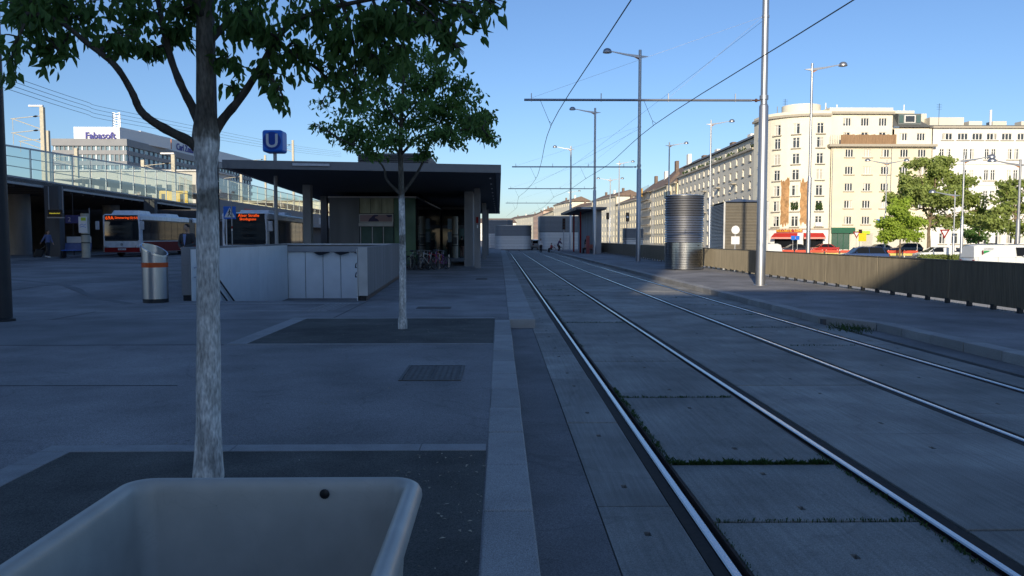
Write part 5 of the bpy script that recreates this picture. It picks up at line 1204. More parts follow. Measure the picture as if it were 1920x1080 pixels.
def vp(m, name, mt, **k): m.v = [(x+33, y-140, z-.3) for x, y, z in m.v]; return m.build(name, mt, vd, **k)
V = [(-31.7,91),(-32.6,125),(-33.6,160),(-36,235)]
vline = lambda y: V[0][0] + (y-91)*(-1.9/69) if y < 160 else -33.6 - (y-160)*.032
vp(MB().prism([(x,y) for x,y in V] + [(x-.5,y) for x,y in reversed(V)], 3.7, 6.15), 'parapet', pm('parapet_grey', (.20,.20,.21), .7, var=.06))
vp(MB().prism([(x-.5,y) for x,y in V] + [(x-45,y) for x,y in reversed(V)], 4.6, 5.4), 'deck', CONCD)
vp(MB().prism([(x-2,y) for x,y in V] + [(x-2.5,y) for x,y in reversed(V)], .1, 4.6), 'arcade_wall', CONCD)
y = 91.2
while y < 233:
    y2 = y + 4.2; a, b = vline(y), vline(y2)
    vp(MB().add([(a-.1,y+.06,6.16),(b-.1,y2-.06,6.16),(b-.1,y2-.06,8.6),(a-.1,y+.06,8.6)],[(0,1,2,3)]), 'glass_panel', GLASSV)
    vp(MB().bar((a-.18,y,6.1),(a-.18,y,8.66),.09,.14), 'post', CONCL)
    for z, h in ((8.64,.10),(7.75,.05),(6.95,.05)): vp(MB().bar((a-.15,y,z),(b-.15,y2,z),.06,h), 'rail', PAINTG)
    y = y2
for ya, yb, mt in ((101,111,pm('red_banner', (.45,.10,.07), .7)), (111.6,114.6,pm('grey_banner', (.42,.42,.42), .7)), (148,158,pm('grey_banner', (.42,.42,.42), .7))):
    a, b = vline(ya)+.03, vline(yb)+.03; vp(MB().add([(a,ya,4.3),(b,yb,4.3),(b,yb,5.5),(a,ya,5.5),(a-.02,ya,4.3),(b-.02,yb,4.3),(b-.02,yb,5.5),(a-.02,ya,5.5)],[(0,1,2,3),(7,6,5,4),(3,2,6,7),(0,4,5,1)]), 'banner', mt)
# platforms, roofs and masts of the railway beyond the glass, in the sun
CREAMM = pm('weathered_mast', (.52,.48,.38), .7, var=.12)
for i, (x, y, l, z) in enumerate(((-44,84,46,8.0),(-56,100,70,8.6),(-41,140,60,8.0),(-50,178,60,8.6))):
    t = thing('platform_roof', ['near white railway platform roof behind the glass railing', 'second white platform roof below the office building', 'platform roof behind the viaduct screens', 'farthest platform roof behind the viaduct screens'][i], 'roof', (x, y, 5.4), R(2), 'railway platform roofs')
    MB().loft([[(-2.6,0,2.5),(2.6,0,2.5),(2.6,0,2.65),(0,0,2.45),(-2.6,0,2.65)][0:4],[(-2.6,l,2.5),(2.6,l,2.5),(2.6,l,2.65),(0,l,2.45)]]).build('roof_sheet', pm('roof_sheet_pale', (.62,.60,.54), .6), t)
    for k in range(int(l/5)): MB().bar((0,2+k*5,-.2),(0,2+k*5,2.45),.22,.22).build('stanchion', CREAMM, t)
    for k in range(int(l/7)):
        rg = random.Random(i*31+k); MB().box(-1.2+rg.uniform(-.6,.6),3+k*7,-.1,.6,4.6+k*7,rg.uniform(.9,1.9)).build('platform_kiosk', pm('kiosk_%d' % (k % 3), [(.5,.45,.3),(.25,.27,.28),(.6,.58,.5)][k % 3], .6), t)
rw = Bld('backdrop_building', 'pale railway building seen through the glass railing below the office', (at(240,330,170).x, 176, 5))
xa, xb = at(96,330,170).x, at(392,330,170).x; zt = Z_(322,170)
rw.facade(flat((xa,170),(xb,170)), xb-xa, 4.8, zt, [((i+.5)*(xb-xa)/14, 4.8+(zt-4.8)*f, 1.4, 1.9, 'double') for i in range(14) for f in (.25,.66)], pm('hall_plaster', (.50,.49,.44), .9, var=.08), simple=True)
rw.part(MB().box(xa,170.4,4.8,xb,184,zt), 'core', CONCL); rw.part(MB().box(xa-.5,169.5,zt,xb+.5,185,zt+.3), 'roof', CONCL)
rc = Bld('backdrop_building', 'long cream railway building behind the viaduct screens', (at(520,360,262).x, 268, 5))  # made-up building imitating the reflection of sunlit houses in the screens
xa, xb = at(424,360,262).x, at(660,360,262).x
rc.facade(flat((xa,262),(xb,262)), xb-xa, 4.8, 13.6, [((i+.5)*(xb-xa)/16, 6.6+3.4*j, 1.3, 2.0, 'double') for i in range(16) for j in range(2)], YELL, simple=True); rc.part(MB().box(xa,262.4,4.8,xb,275,13.6), 'core', YELL); rc.part(MB().box(xa-.4,261.5,13.6,xb+.4,276,13.9), 'roof', TRIM)
ym = thing('yellow_board', 'yellow platform display board seen through the glass railing', 'board', (at(326,370,92).x, 92, 5.4)); MB().box(-1.6,-.1,.05,1.6,.1,1.75).build('board', pm('board_yellow', (.75,.5,.06), .5), ym)
for q in (-1.1, .1, 1.0): MB().box(q-.25,-.13,.4,q+.15,-.11,1.4).build('dark_figure', BLACK, ym)
def rail_mast(label, px, Y, top_py, arms=1, lamp=False):
    p = at(px, top_py, Y); t = thing('catenary_mast', label, 'mast', (p.x, Y, 5.4), 0, 'railway catenary masts'); h = p.z-5.4
    MB().box(-.2,-.2,-.3,.2,.2,h).build('column', CREAMM, t)
    for k in range(arms):
        z = h-.9-k*1.5; m = MB().tube([(0,0,z),(-3.4,0,z-.35)],.045,5).tube([(0,0,z-1.5),(-3.2,0,z-.35)],.045,5).tube([(-3.2,0,z-.3),(-3.2,0,z-1.6)],.03,5); m.build('bracket', CREAMM, t)
        MB().tube([(-.5,0,z-.05),(-.75,0,z-.07),(-.76,0,z-.07),(-1.0,0,z-.1)],[.05,.11,.11,.05],8).build('insulator', BLACK, t)
    if lamp: MB().box(-1.4,-.15,h+.05,.1,.15,h+.22).build('lamp_head', WHITE, t)
    return t
rail_mast('tall pale catenary mast with a lamp at the left', 79, 88, 201, 2, True); rail_mast('shorter mast right of the tall pale mast', 89, 96, 245, 1); rail_mast('mast with double lamps left of the near tree trunk', 325, 92, 290, 1, True)
rail_mast('mast between the glass railing and the office building', 268, 100, 300, 1); rail_mast('thin mast below the office sign', 143, 105, 278, 1); rail_mast('far mast seen above the station roof', 549, 170, 263, 1); rail_mast('far mast seen left of the blue cube sign', 497, 190, 291, 1); rail_mast('mast in front of the viaduct screens', 452, 150, 322, 1)
for k in range(4):
    a, b, c = at(-10, 132+9*k, 62), at(250, 213+7*k, 110), at(640, 285+3*k, 300); wire('power_line', ['top', 'second', 'third', 'lowest'][k] + ' of the four power lines crossing the sky at the left', [a, (a+b)/2 - Vector((0,0,.3)), b, (b+c)/2 - Vector((0,0,.6)), c], .022)

# ================================================================ BUSES
def bus(label, loc, rotz, length, lines, pods, art=False):
    t = thing('city_bus', label, 'bus', loc, rotz, 'buses at the bus station'); W = 1.275; H = 2.92
    def ring(y, w, z0, z1, r=.14):
        p = []
        for cx, cz, a0 in ((w-r,z1-r,0),(-w+r,z1-r,90),(-w+.06,z0+.06,180),(w-.06,z0+.06,270)):
            rr_ = r if a0 < 180 else .06
            for k in range(5): q = R(a0+k*22.5); p.append((cx+rr_*math.cos(q), y, cz+rr_*math.sin(q)))
        return p
    secs = [(0,length)] if not art else [(0,length*.56),(length*.56+1.0,length)]
    for a, b in secs:
        front = [ring(a+.0,W-.10,.42,H-.16), ring(a+.10,W-.02,.34,H-.04), ring(a+.3,W,.30,H)] if a == 0 else [ring(a,W,.30,H)]
        m = MB().loft(front + [ring(b-.1,W,.30,H), ring(b,W-.05,.34,H-.06)]); m.f = [tuple(reversed(q)) for q in m.f]; m.build('body', pm('bus_white', (.74,.75,.77), .4), t, True)
    if art: m = MB().loft([ring(length*.56+.02,W-.08,.4,H-.1), ring(length*.56+.98,W-.08,.4,H-.1)]); m.build('bellows', BLACK, t)
    ws = MB().loft([[(-W+.17,-.03,1.16),(W-.17,-.03,1.16),(W-.1,.10,1.16),(-W+.1,.10,1.16)],[(-W+.17,-.045,1.8),(W-.17,-.045,1.8),(W-.1,.10,1.8),(-W+.1,.10,1.8)],[(-W+.19,.015,2.80),(W-.19,.015,2.80),(W-.14,.12,2.84),(-W+.14,.12,2.84)]]); ws.build('windscreen', pm('windscreen_glass', (.014,.017,.02), .04, var=0, spec=.55), t, True)
    MB().box(-W+.2,-.055,1.10,W-.2,-.02,1.155).build('screen_frame', BLACK, t)
    MB().loft([[(-.9,-.03,.66),(.9,-.03,.66),(.9,.05,.66),(-.9,.05,.66)],[(-1.12,-.04,.95),(1.12,-.04,.95),(1.12,.05,.95),(-1.12,.05,.95)],[(-1.14,-.04,1.10),(1.14,-.04,1.10),(1.14,.05,1.10),(-1.14,.05,1.10)]]).build('front_panel', pm('bus_panel_white', (.66,.68,.70), .35), t)
    MB().box(-W+.12,-.02,.34,W-.12,.06,.655).build('front_skirt', RED, t)
    for s in (-1, 1):
        MB().sphere((s*1.0,.0,.72),(.17,.07,.10)).build('headlight', pm('headlight', (.55,.57,.6), .12, .3), t, True)
        MB().box(s*W-(.0 if s<0 else -.0)-.012, .35, .34, s*W+.012, length-.1, 1.04).build('side_skirt', RED, t)
        MB().box(s*W-.014, .35, 1.045, s*W+.014, length-.1, 1.085).build('white_line', WHITE, t)
        MB().box(s*W-.010, .28, 1.10, s*W+.010, length-.15, 2.55).build('window_band', BLACK, t)
        y = .34
        while y < length-1.0:
            if not (art and length*.56-1.2 < y < length*.56+.9): MB().box(s*W-.02, y, 1.16, s*W+.02, y+1.32, 2.48).build('side_window', DGLASS, t)
            y += 1.38
        MB().tube([(s*(W-.05),-.02,2.5),(s*(W+.18),-.25,2.45)],.025,6).build('mirror_arm', BLACK, t); MB().box(s*(W+.18)-.12,-.34,1.85,s*(W+.18)+.12,-.2,2.42).build('mirror', pm('mirror_shell', (.5,.52,.55), .4), t, bevel=.04)
        for yw in ((2.7, length-3.2) if not art else (2.7, length*.5, length-3.0)):
            q = MB().lathe([(.2,-.14),(.46,-.14),(.49,-.08),(.49,.08),(.46,.14),(.2,.14)], 20).build('wheel', BLACK, t, True); q.rotation_euler = (0,R(90),0); q.location = (s*(W-.13), yw, .49)
            h = MB().lathe([(.05,.12),(.22,.145),(.24,.10)], 16).build('rim', STEEL, q, True)
    MB().box(-.26,-.035,.48,.26,-.022,.59).build('number_plate', WHITE, t); text('plate_text', 'W 2681 LO', .085, BLACK, t, (0,-.04,.535))
    em = MB().lathe([(.055,0),(.075,0),(.075,.015),(.055,.015)], 18, closed=True).build('emblem', BLACK, t); em.rotation_euler = (R(90),0,0); em.location = (0,-.045,.86)
    e2 = MB()
    for k in range(3): a = R(90+120*k); e2.bar((0,-.05,.86),(.06*math.cos(a),-.05,.86+.06*math.sin(a)),.012,.012,(0,1,0))
    e2.build('emblem_star', BLACK, t)
    MB().box(-W+.2,-.03,2.44,W-.2,.0,2.84).build('display_case', BLACK, t)
    for tx, size, x, z in lines: text('display_text', tx, size, LED, t, (x, -.042, z), ext=.003, align='LEFT')
    for a, b, h in pods: MB().loft([[(-.85,a,H-.02),(.85,a,H-.02),(.85,b,H-.02),(-.85,b,H-.02)],[(-.8,a+.35,H+h),(.8,a+.35,H+h),(.8,b-.3,H+h),(-.8,b-.3,H+h)]]).build('roof_pod', pm('bus_white', (0,0,0)), t)
    return t
x1b = X_(262.5, 54.6); b1_ = bus('red and white bus to Simmering waiting at the bus station', (x1b-1.22, 54.6, zg(-25.7,54.6)), R(3.4), 18, [('69A', .33, -1.03, 2.64), ('Simmering', .22, -.42, 2.66), ('(S)', .20, .56, 2.66), ('(U)', .20, .82, 2.66)], [(.5,3.2,.26),(6,9,.2)], True)
x2b = X_(502, 45); bus('bus to Alser Strasse standing behind the stair wall', (x2b-1.25, 45, zg(-14,45)-.06), R(4.5), 12, [('46A', .28, -1.02, 2.62), ('Alser Straße', .23, -.36, 2.73), ('Skodagasse', .20, -.28, 2.53)], [(2.2,5.6,.2),(7.2,10,.22)])

# ---- bus stop furniture under the roof
ic = thing('stop_column', 'beige bus stop column with a poster beside the waiting bus', 'column', (X_(160.5,50.5), 50.5, .58))
MB().lathe([(.27,0),(.25,.05),(.25,2.75)], 20).build('shaft', pm('beige_shell', (0,0,0)), ic, True); MB().box(-.26,-.29,1.55,.26,-.255,2.55).build('poster', WHITE, ic); MB().box(-.1,-.3,2.3,.2,-.292,2.5).build('poster_patch', pm('lime_sign', (0,0,0)), ic)
m = MB().tube([(-.2,-.296,2.0),(-.05,-.296,2.1),(.08,-.296,2.02),(.2,-.296,2.1)],.014,5).tube([(-.2,-.296,1.9),(0,-.296,1.95),(.2,-.296,1.88)],.014,5); m.build('poster_lines', BLUE, ic)
for z in (1.42, .9): MB().lathe([(.258,z),(.258,z+.06)], 20).build('dark_ring', BLACK, ic)
MB().tube([(.28,0,2.2),(.28,0,3.1)],.03,6).build('antenna_pole', PAINTG, ic)
bn = thing('bench', 'blue metal bench with a white back board at the bus stop', 'bench', (X_(140,51.5), 51.5, .58))
MB().box(-.9,-.25,.42,.9,.2,.47).build('seat', BLUE, bn); MB().loft([[(-.9,.2,.47),(.9,.2,.47),(.9,.25,.47),(-.9,.25,.47)],[(-.9,.3,.9),(.9,.3,.9),(.9,.34,.9),(-.9,.34,.9)]]).build('backrest', pm('bench_blue', (.10,.14,.30), .5), bn); MB().box(-.7,.36,.92,.85,.40,1.32).build('back_board', CONCL, bn)
for x in (-.7, .7): MB().box(x-.04,-.2,0,x+.04,.2,.42).build('leg', DARKM, bn)
ds = thing('stop_display', 'dark hanging display board with yellow letters at the bus stop', 'display', (X_(106,50), 50, .58)); z0 = Z_(400,50,106)-.58
MB().box(-.42,-.1,z0-.22,.42,.1,z0+.22).build('housing', BLACK, ds); MB().box(-.48,-.12,z0-.3,.48,.12,z0-.225).build('lower_frame', PAINTG, ds); text('display_text', 'Kaiserebersdorf', .10, pm('led_yellow', (.7,.6,.05), .5, var=0, emit=.6), ds, (0,-.11,z0))
for x in (-.4,.46): MB().tube([(x,0,z0),(x,0,4.4)],.03,6).build('hanger', PAINTG, ds)
b2s = thing('bay_sign', 'dark blue bus bay sign with the number 2', 'sign', (X_(138,56), 56, .55)); z0 = Z_(411,56,138)-.55
MB().box(-.5,-.05,z0-.28,.55,.05,z0+.28).build('plate', pm('bay_blue', (.02,.04,.22), .5), b2s); text('number', '2', .44, pm('number_pale', (.5,.52,.6), .5), b2s, (-.22,-.06,z0-.02)); MB().tube([(0,0,0),(0,0,4.5)],.04,6).build('post', DARKM, b2s)

# ================================================================ PEOPLE
SKIN = pm('skin', (.42,.26,.18), .6, var=.05)
def remesh(o, v=.014, sm=3):
    r_ = o.modifiers.new('remesh', 'REMESH'); r_.mode = 'VOXEL'; r_.voxel_size = v; r_.use_smooth_shade = True
    s_ = o.modifiers.new('smooth', 'SMOOTH'); s_.iterations = sm; s_.factor = .5
def person(label, loc, rotz, colors, pose, h=1.75, hair='short', skirt=False):
    """local frame: faces -Y; pose: elbows, wrists, knees, ankles for (right -x, left +x), lean"""
    t = thing('person', label, 'person', loc, rotz); k = h/1.75; t.scale = (k,k,k)
    top, legs_c, hair_c, shoe_c = colors; lean = pose.get('lean', 0); hipz = pose.get('hip', .93)
    P_ = lambda x, y, z: Vector((x, y + lean*max(0, z-hipz), z + (hipz-.93 if z > .9 else 0)))
    sh = [P_(-.19,0,1.41), P_(.19,0,1.41)]; el = [P_(*pose['el'][0]), P_(*pose['el'][1])]; wr = [P_(*pose['wr'][0]), P_(*pose['wr'][1])]
    hp = [Vector((-.09,0,hipz)), Vector((.09,0,hipz))]; kn = [Vector(q) for q in pose['kn']]; an = [Vector(q) for q in pose['an']]
    tors = [(0,.0,.90,.15),(0,.0,1.0,.15),(0,.0,1.12,.135),(0,-.005,1.28,.16),(0,0,1.40,.165),(0,.005,1.46,.10)]
    def torso(m, g): m.tube([P_(x,y,z) for x,y,z,r in tors], [r+g for *_, r in tors], 14, True, .66)
    def arms(m, g, upto=1.0):
        for s in (0,1): m.tube([sh[s]*.75+P_(0,0,1.42)*.25, sh[s], (sh[s]+el[s])/2, el[s], (el[s]+wr[s])/2, wr[s]], [.055+g,.055+g,.047+g,.040+g,.036+g,.028+g], 10)
    def legs(m, g):
        for s in (0,1): m.tube([hp[s], (hp[s]+kn[s])/2, kn[s], kn[s]*.6+an[s]*.4, an[s]], [.095+g,.082+g,.058+g,.056+g,.040+g], 10)
    b = MB(); torso(b,0); arms(b,0); legs(b,0)
    b.tube([P_(0,.005,1.44), P_(0,-.005,1.53), P_(0,-.015,1.58)], [.06,.052,.055], 10); hd = P_(0,-.02,1.635)
    b.sphere(hd, (.073,.092,.112), 14, 10); b.sphere(hd+Vector((0,-.035,-.055)), (.052,.055,.055), 10, 6); b.tube([hd+Vector((0,-.088,.015)), hd+Vector((0,-.108,-.022)), hd+Vector((0,-.088,-.03))], [.010,.017,.012], 6)
    for s in (-1,1): b.sphere(hd+Vector((s*.076,.005,-.005)), (.012,.022,.032), 6, 5)
    for s in (0,1):
        d = (wr[s]-el[s]).normalized(); pc = wr[s] + d*.055; b.sphere(pc, (.034,.034,.05), 8, 6); side = d.cross(Vector((0,0,1))); side = side.normalized() if side.length > .1 else Vector((1,0,0))
        for f in range(4): q = pc + d*.035 + side*(.018*(f-1.5)); b.tube([q, q+d*(.035-.004*abs(f-1.5))+Vector((0,-.006,-.006)), q+d*.05+Vector((0,-.018,-.018))], [.0115,.0105,.009], 6)
        b.tube([pc+side*.03, pc+side*.048+d*.02, pc+side*.046+d*.05], [.012,.011,.009], 6)
    bo = b.build('body', SKIN, t, True); bo.modifiers.clear(); remesh(bo)
    for s in (-1,1): MB().sphere(hd+Vector((s*.03,-.086,.012)), (.010,.006,.006), 6, 4).build('eye', BLACK, t)
    MB().tube([hd+Vector((-.02,-.089,-.058)), hd+Vector((0,-.094,-.056)), hd+Vector((.02,-.089,-.058))], .004, 5).build('mouth', pm('lips', (.30,.12,.10), .6), t)
    j = MB(); torso(j,.018); arms(j,.016); jo = j.build('jacket', top, t, True); jo.modifiers.clear(); remesh(jo, .017)
    l = MB(); l.tube([P_(0,0,1.02), Vector((0,0,hipz-.02)), Vector((0,0,hipz-.10))], [.155,.165,.13], 14, True, .7); legs(l,.016); lo = l.build('trousers', legs_c, t, True); lo.modifiers.clear(); remesh(lo, .017)
    for s in (0,1):
        f = MB().tube([an[s]+Vector((0,.06,-.05)), an[s]+Vector((0,0,-.035)), an[s]+Vector((0,-.10,-.055)), an[s]+Vector((0,-.17,-.065))], [.035,.05,.042,.028], 8); f.build('shoe', shoe_c, t, True)
    hm = MB().sphere(hd+Vector((0,.018,.03)), (.084,.092,.100), 14, 8)
    if hair == 'long': hm.tube([hd+Vector((0,.05,.03)), hd+Vector((0,.075,-.08)), hd+Vector((0,.085,-.2))], [.085,.08,.05], 10)
    hm.build('hair', hair_c, t, True)
    return t, hd
DKH = pm('hair_dark', (.02,.015,.012), .7); BRH = pm('hair_brown', (.10,.06,.03), .7)
stand = dict(el=[(-.25,.03,1.14),(.25,.03,1.14)], wr=[(-.24,-.06,.90),(.24,-.06,.90)], kn=[(-.1,-.02,.5),(.1,-.02,.5)], an=[(-.1,.02,.09),(.11,.02,.09)])
suit = pm('suit_charcoal', (.045,.045,.048), .8); shirt = pm('shirt_blue', (.22,.28,.5), .8); jeans = pm('dark_trousers', (.02,.022,.03), .8)
mx, my = X_(351,26.5), 26.5
pz_ = dict(stand, el=[(-.27,.0,1.14),(.27,.0,1.14)], wr=[(-.08,-.20,1.03),(.07,-.21,1.05)])
t, hd = person('man in a dark suit and blue shirt standing behind the stair wall', (mx, my, zg(mx,my)), R(-12), (suit, suit, DKH, BLACK), pz_, 1.88)
MB().add([(-.055,-.135,1.44),(.055,-.135,1.44),(.03,-.148,1.2),(0,-.15,1.08),(-.03,-.148,1.2)],[(0,4,3,2,1)]).build('shirt', shirt, t)
wx, wy = X_(89,49.3), 49.3
walk = dict(el=[(-.27,.10,1.16),(.25,-.02,1.15)], wr=[(-.27,.24,.98),(.26,-.14,.95)], kn=[(-.09,-.14,.52),(.09,.02,.5)], an=[(-.09,-.10,.09),(.10,.26,.12)], lean=-.04)
t, hd = person('woman in a blue jacket with backpack pulling a suitcase', (wx, wy, .62), R(75), (pm('jacket_blue', (.13,.16,.30), .8), jeans, BRH, WHITE), walk, 1.66, 'long')
MB().sphere((0,.17,1.22),(.14,.10,.20),12,8).build('backpack', BLACK, t, True)
sc = thing('suitcase', 'black wheeled suitcase pulled by the woman in the blue jacket', 'suitcase', (X_(70,49.5), 49.5, .62), R(20))
MB().add([(-.28,-.12,.06),(.2,-.12,.02),(.2,.12,.02),(-.28,.12,.06),(-.10,-.12,.52),(.36,-.12,.42),(.36,.12,.42),(-.10,.12,.52)],[(0,3,2,1),(4,5,6,7),(0,1,5,4),(1,2,6,5),(2,3,7,6),(3,0,4,7)]).build('shell', BLACK, sc, bevel=.04)
for s in (-.08,.08): MB().tube([(.1,s,.46),(.62,s,.86)],.01,6).build('handle_bar', STEEL, sc); MB().sphere((-.18,s,.05),.05).build('wheel', DARKM, sc)
MB().bar((.62,-.1,.86),(.62,.1,.86),.03,.03).build('grip', BLACK, sc)
dark = pm('clothes_black', (.015,.015,.018), .85)
for l, px, Y, rz, cl, hh in (('dark dressed person left of the beige information column', 843, 67, 200, (dark, dark, DKH, BLACK), 1.75), ('dark dressed person right of the beige information column', 866, 66, 150, (dark, pm('bare_legs', (.2,.12,.1), .8), DKH, BLACK), 1.78),
                          ('person in a white shirt and dark shorts crossing the far tracks', 1014, 100, 30, (WHITE, dark, DKH, BLACK), 1.72), ('person in dark clothes standing in the far tram shelter', 1101, 90, -20, (dark, dark, DKH, BLACK), 1.8)):
    person(l, (X_(px,Y), Y, .17 if px < 1000 else (0 if px < 1050 else .15)), R(rz), cl, stand, hh)
sit = dict(el=[(-.25,.02,1.14),(.25,.02,1.14)], wr=[(-.12,-.26,1.05),(.12,-.26,1.05)], kn=[(-.1,-.42,.50),(.1,-.42,.50)], an=[(-.1,-.40,.09),(.1,-.40,.09)], hip=.52)
person('seated person in a pale orange top on the shelter bench', (9.42, 86.6, .15), R(-70), (pm('top_peach', (.55,.30,.22), .8), dark, DKH, BLACK), dict(sit), 1.7)
ride = dict(el=[(-.24,-.20,1.25),(.24,-.20,1.25)], wr=[(-.22,-.42,1.10),(.22,-.42,1.10)], kn=[(-.1,-.30,.62),(.1,-.22,.45)], an=[(-.1,-.12,.30),(.1,-.05,.12)], lean=-.45)

# ================================================================ BICYCLES
def make_bike(label, loc, rotz, mt, tilt=0):
    t = thing('bicycle', label, 'bicycle', loc, rotz, 'bicycles'); t.rotation_euler = (0, tilt, rotz)     # stands along local Y, front wheel at -Y
    for y in (-.53, .53):
        w = MB(); n = 24; ring = [(0, y+.325*math.cos(2*math.pi*k/n), .345+.325*math.sin(2*math.pi*k/n)) for k in range(n+1)]; w.tube(ring, .018, 6, False); q = w.build('wheel', BLACK, t, True)
        r_ = MB().tube([(0, y+.30*math.cos(2*math.pi*k/n), .345+.30*math.sin(2*math.pi*k/n)) for k in range(n+1)], .010, 5, False)
        for k in range(10): a = 2*math.pi*k/10; r_.tube([(0,y,.345),(0,y+.30*math.cos(a),.345+.30*math.sin(a))], .003, 4)
        r_.build('rim', pm('bike_rim', (.16,.16,.17), .4, .6), q, True)
    f = MB(); bb, st_, hd_, ra, fa = (0,.08,.30), (0,.22,.80), (0,-.36,.86), (0,.53,.345), (0,-.53,.345)
    for a, b, r_ in ((bb,st_,.016),(bb,(0,-.40,.70),.019),((0,.20,.74),hd_,.016),(bb,ra,.010),((0,.20,.74),ra,.009),(hd_,(0,-.40,.68),.018)): f.tube([a,b], r_, 8)
    f.build('frame', mt, t, True); MB().tube([(0,-.34,.98),(0,-.38,.72),(.0,-.44,.5),fa],.014,8).build('fork', mt, t, True)
    MB().tube([(-.28,-.22,.99),(-.22,-.32,1.0),(0,-.35,.99),(.22,-.32,1.0),(.28,-.22,.99)],.012,7).build('handlebar', STEEL, t, True)
    MB().loft([[(-.07,.34,.90),(.07,.34,.90),(.06,.34,.94),(-.06,.34,.94)],[(-.05,.2,.90),(.05,.2,.90),(.04,.2,.95),(-.04,.2,.95)],[(-.02,.06,.91),(.02,.06,.91),(.015,.06,.94),(-.015,.06,.94)]]).build('saddle', BLACK, t)
    MB().tube([st_,(0,.24,.90)],.012,6).build('seat_post', STEEL, t); MB().tube([(-.1,.08,.18),(-.06,.08,.30),(.06,.08,.30),(.1,.08,.42)],.010,5).build('crank', STEEL, t)
    return t
bikes = [('leftmost parked bicycle beside the stair wall corner', -5.35, 40.8, 20, (.03,.04,.10)), ('blue parked bicycle right of the slender trunk', -4.95, 41.6, -25, (.05,.10,.25)), ('dark parked bicycle in the middle of the bicycle cluster', -4.6, 42.0, 15, (.02,.02,.02)), ('green parked bicycle in the bicycle cluster', -4.3, 41.7, -10, (.03,.10,.05)), ('silver parked bicycle in the bicycle cluster', -4.0, 42.2, 25, (.35,.36,.38)),
         ('white parked bicycle with pale tyres in the cluster', -3.72, 41.4, -35, (.55,.55,.55)), ('red parked bicycle at the right of the cluster', -3.42, 41.9, -28, (.50,.03,.05)), ('orange parked bicycle at the right of the cluster', -3.22, 42.3, -15, (.55,.20,.03)), ('violet parked bicycle at the right end of the cluster', -3.02, 41.6, -32, (.25,.05,.25)), ('black parked bicycle behind the red one', -3.65, 43.2, 60, (.02,.02,.02)), ('grey parked bicycle at the back of the cluster', -4.5, 43.4, 80, (.2,.2,.2))]
for k, (l, x, y, a, c_) in enumerate(bikes): make_bike(l, (x, y, .17), R(a), pm('bike_paint_%d' % k, c_, .35), R([4,-5,6,-4,5][k % 5]))
rk = thing('bicycle_rack', 'low steel bicycle rack under the station canopy', 'rack', (-4.1, 42.6, .17))
for k in range(6): MB().tube([(-1.1+k*.5,-.3,0),(-1.1+k*.5,-.3,.75),(-1.1+k*.5,.3,.75),(-1.1+k*.5,.3,0)],.02,6).build('hoop', STEEL, rk)
make_bike('far bicycle pushed across the tracks', (X_(1044,101), 101, 0), R(-70), RED)
person('far person bent over a bicycle by the vent block', (X_(1046,101.6), 101.6, 0), R(100), (pm('top_purple', (.10,.06,.14), .8), dark, DKH, BLACK), ride, 1.75)
person('far person in red crouched low beside the bicycle', (X_(1034,101), 101, 0), R(-60), (pm('top_red', (.35,.05,.06), .8), dark, DKH, BLACK), dict(sit, hip=.45), 1.6)

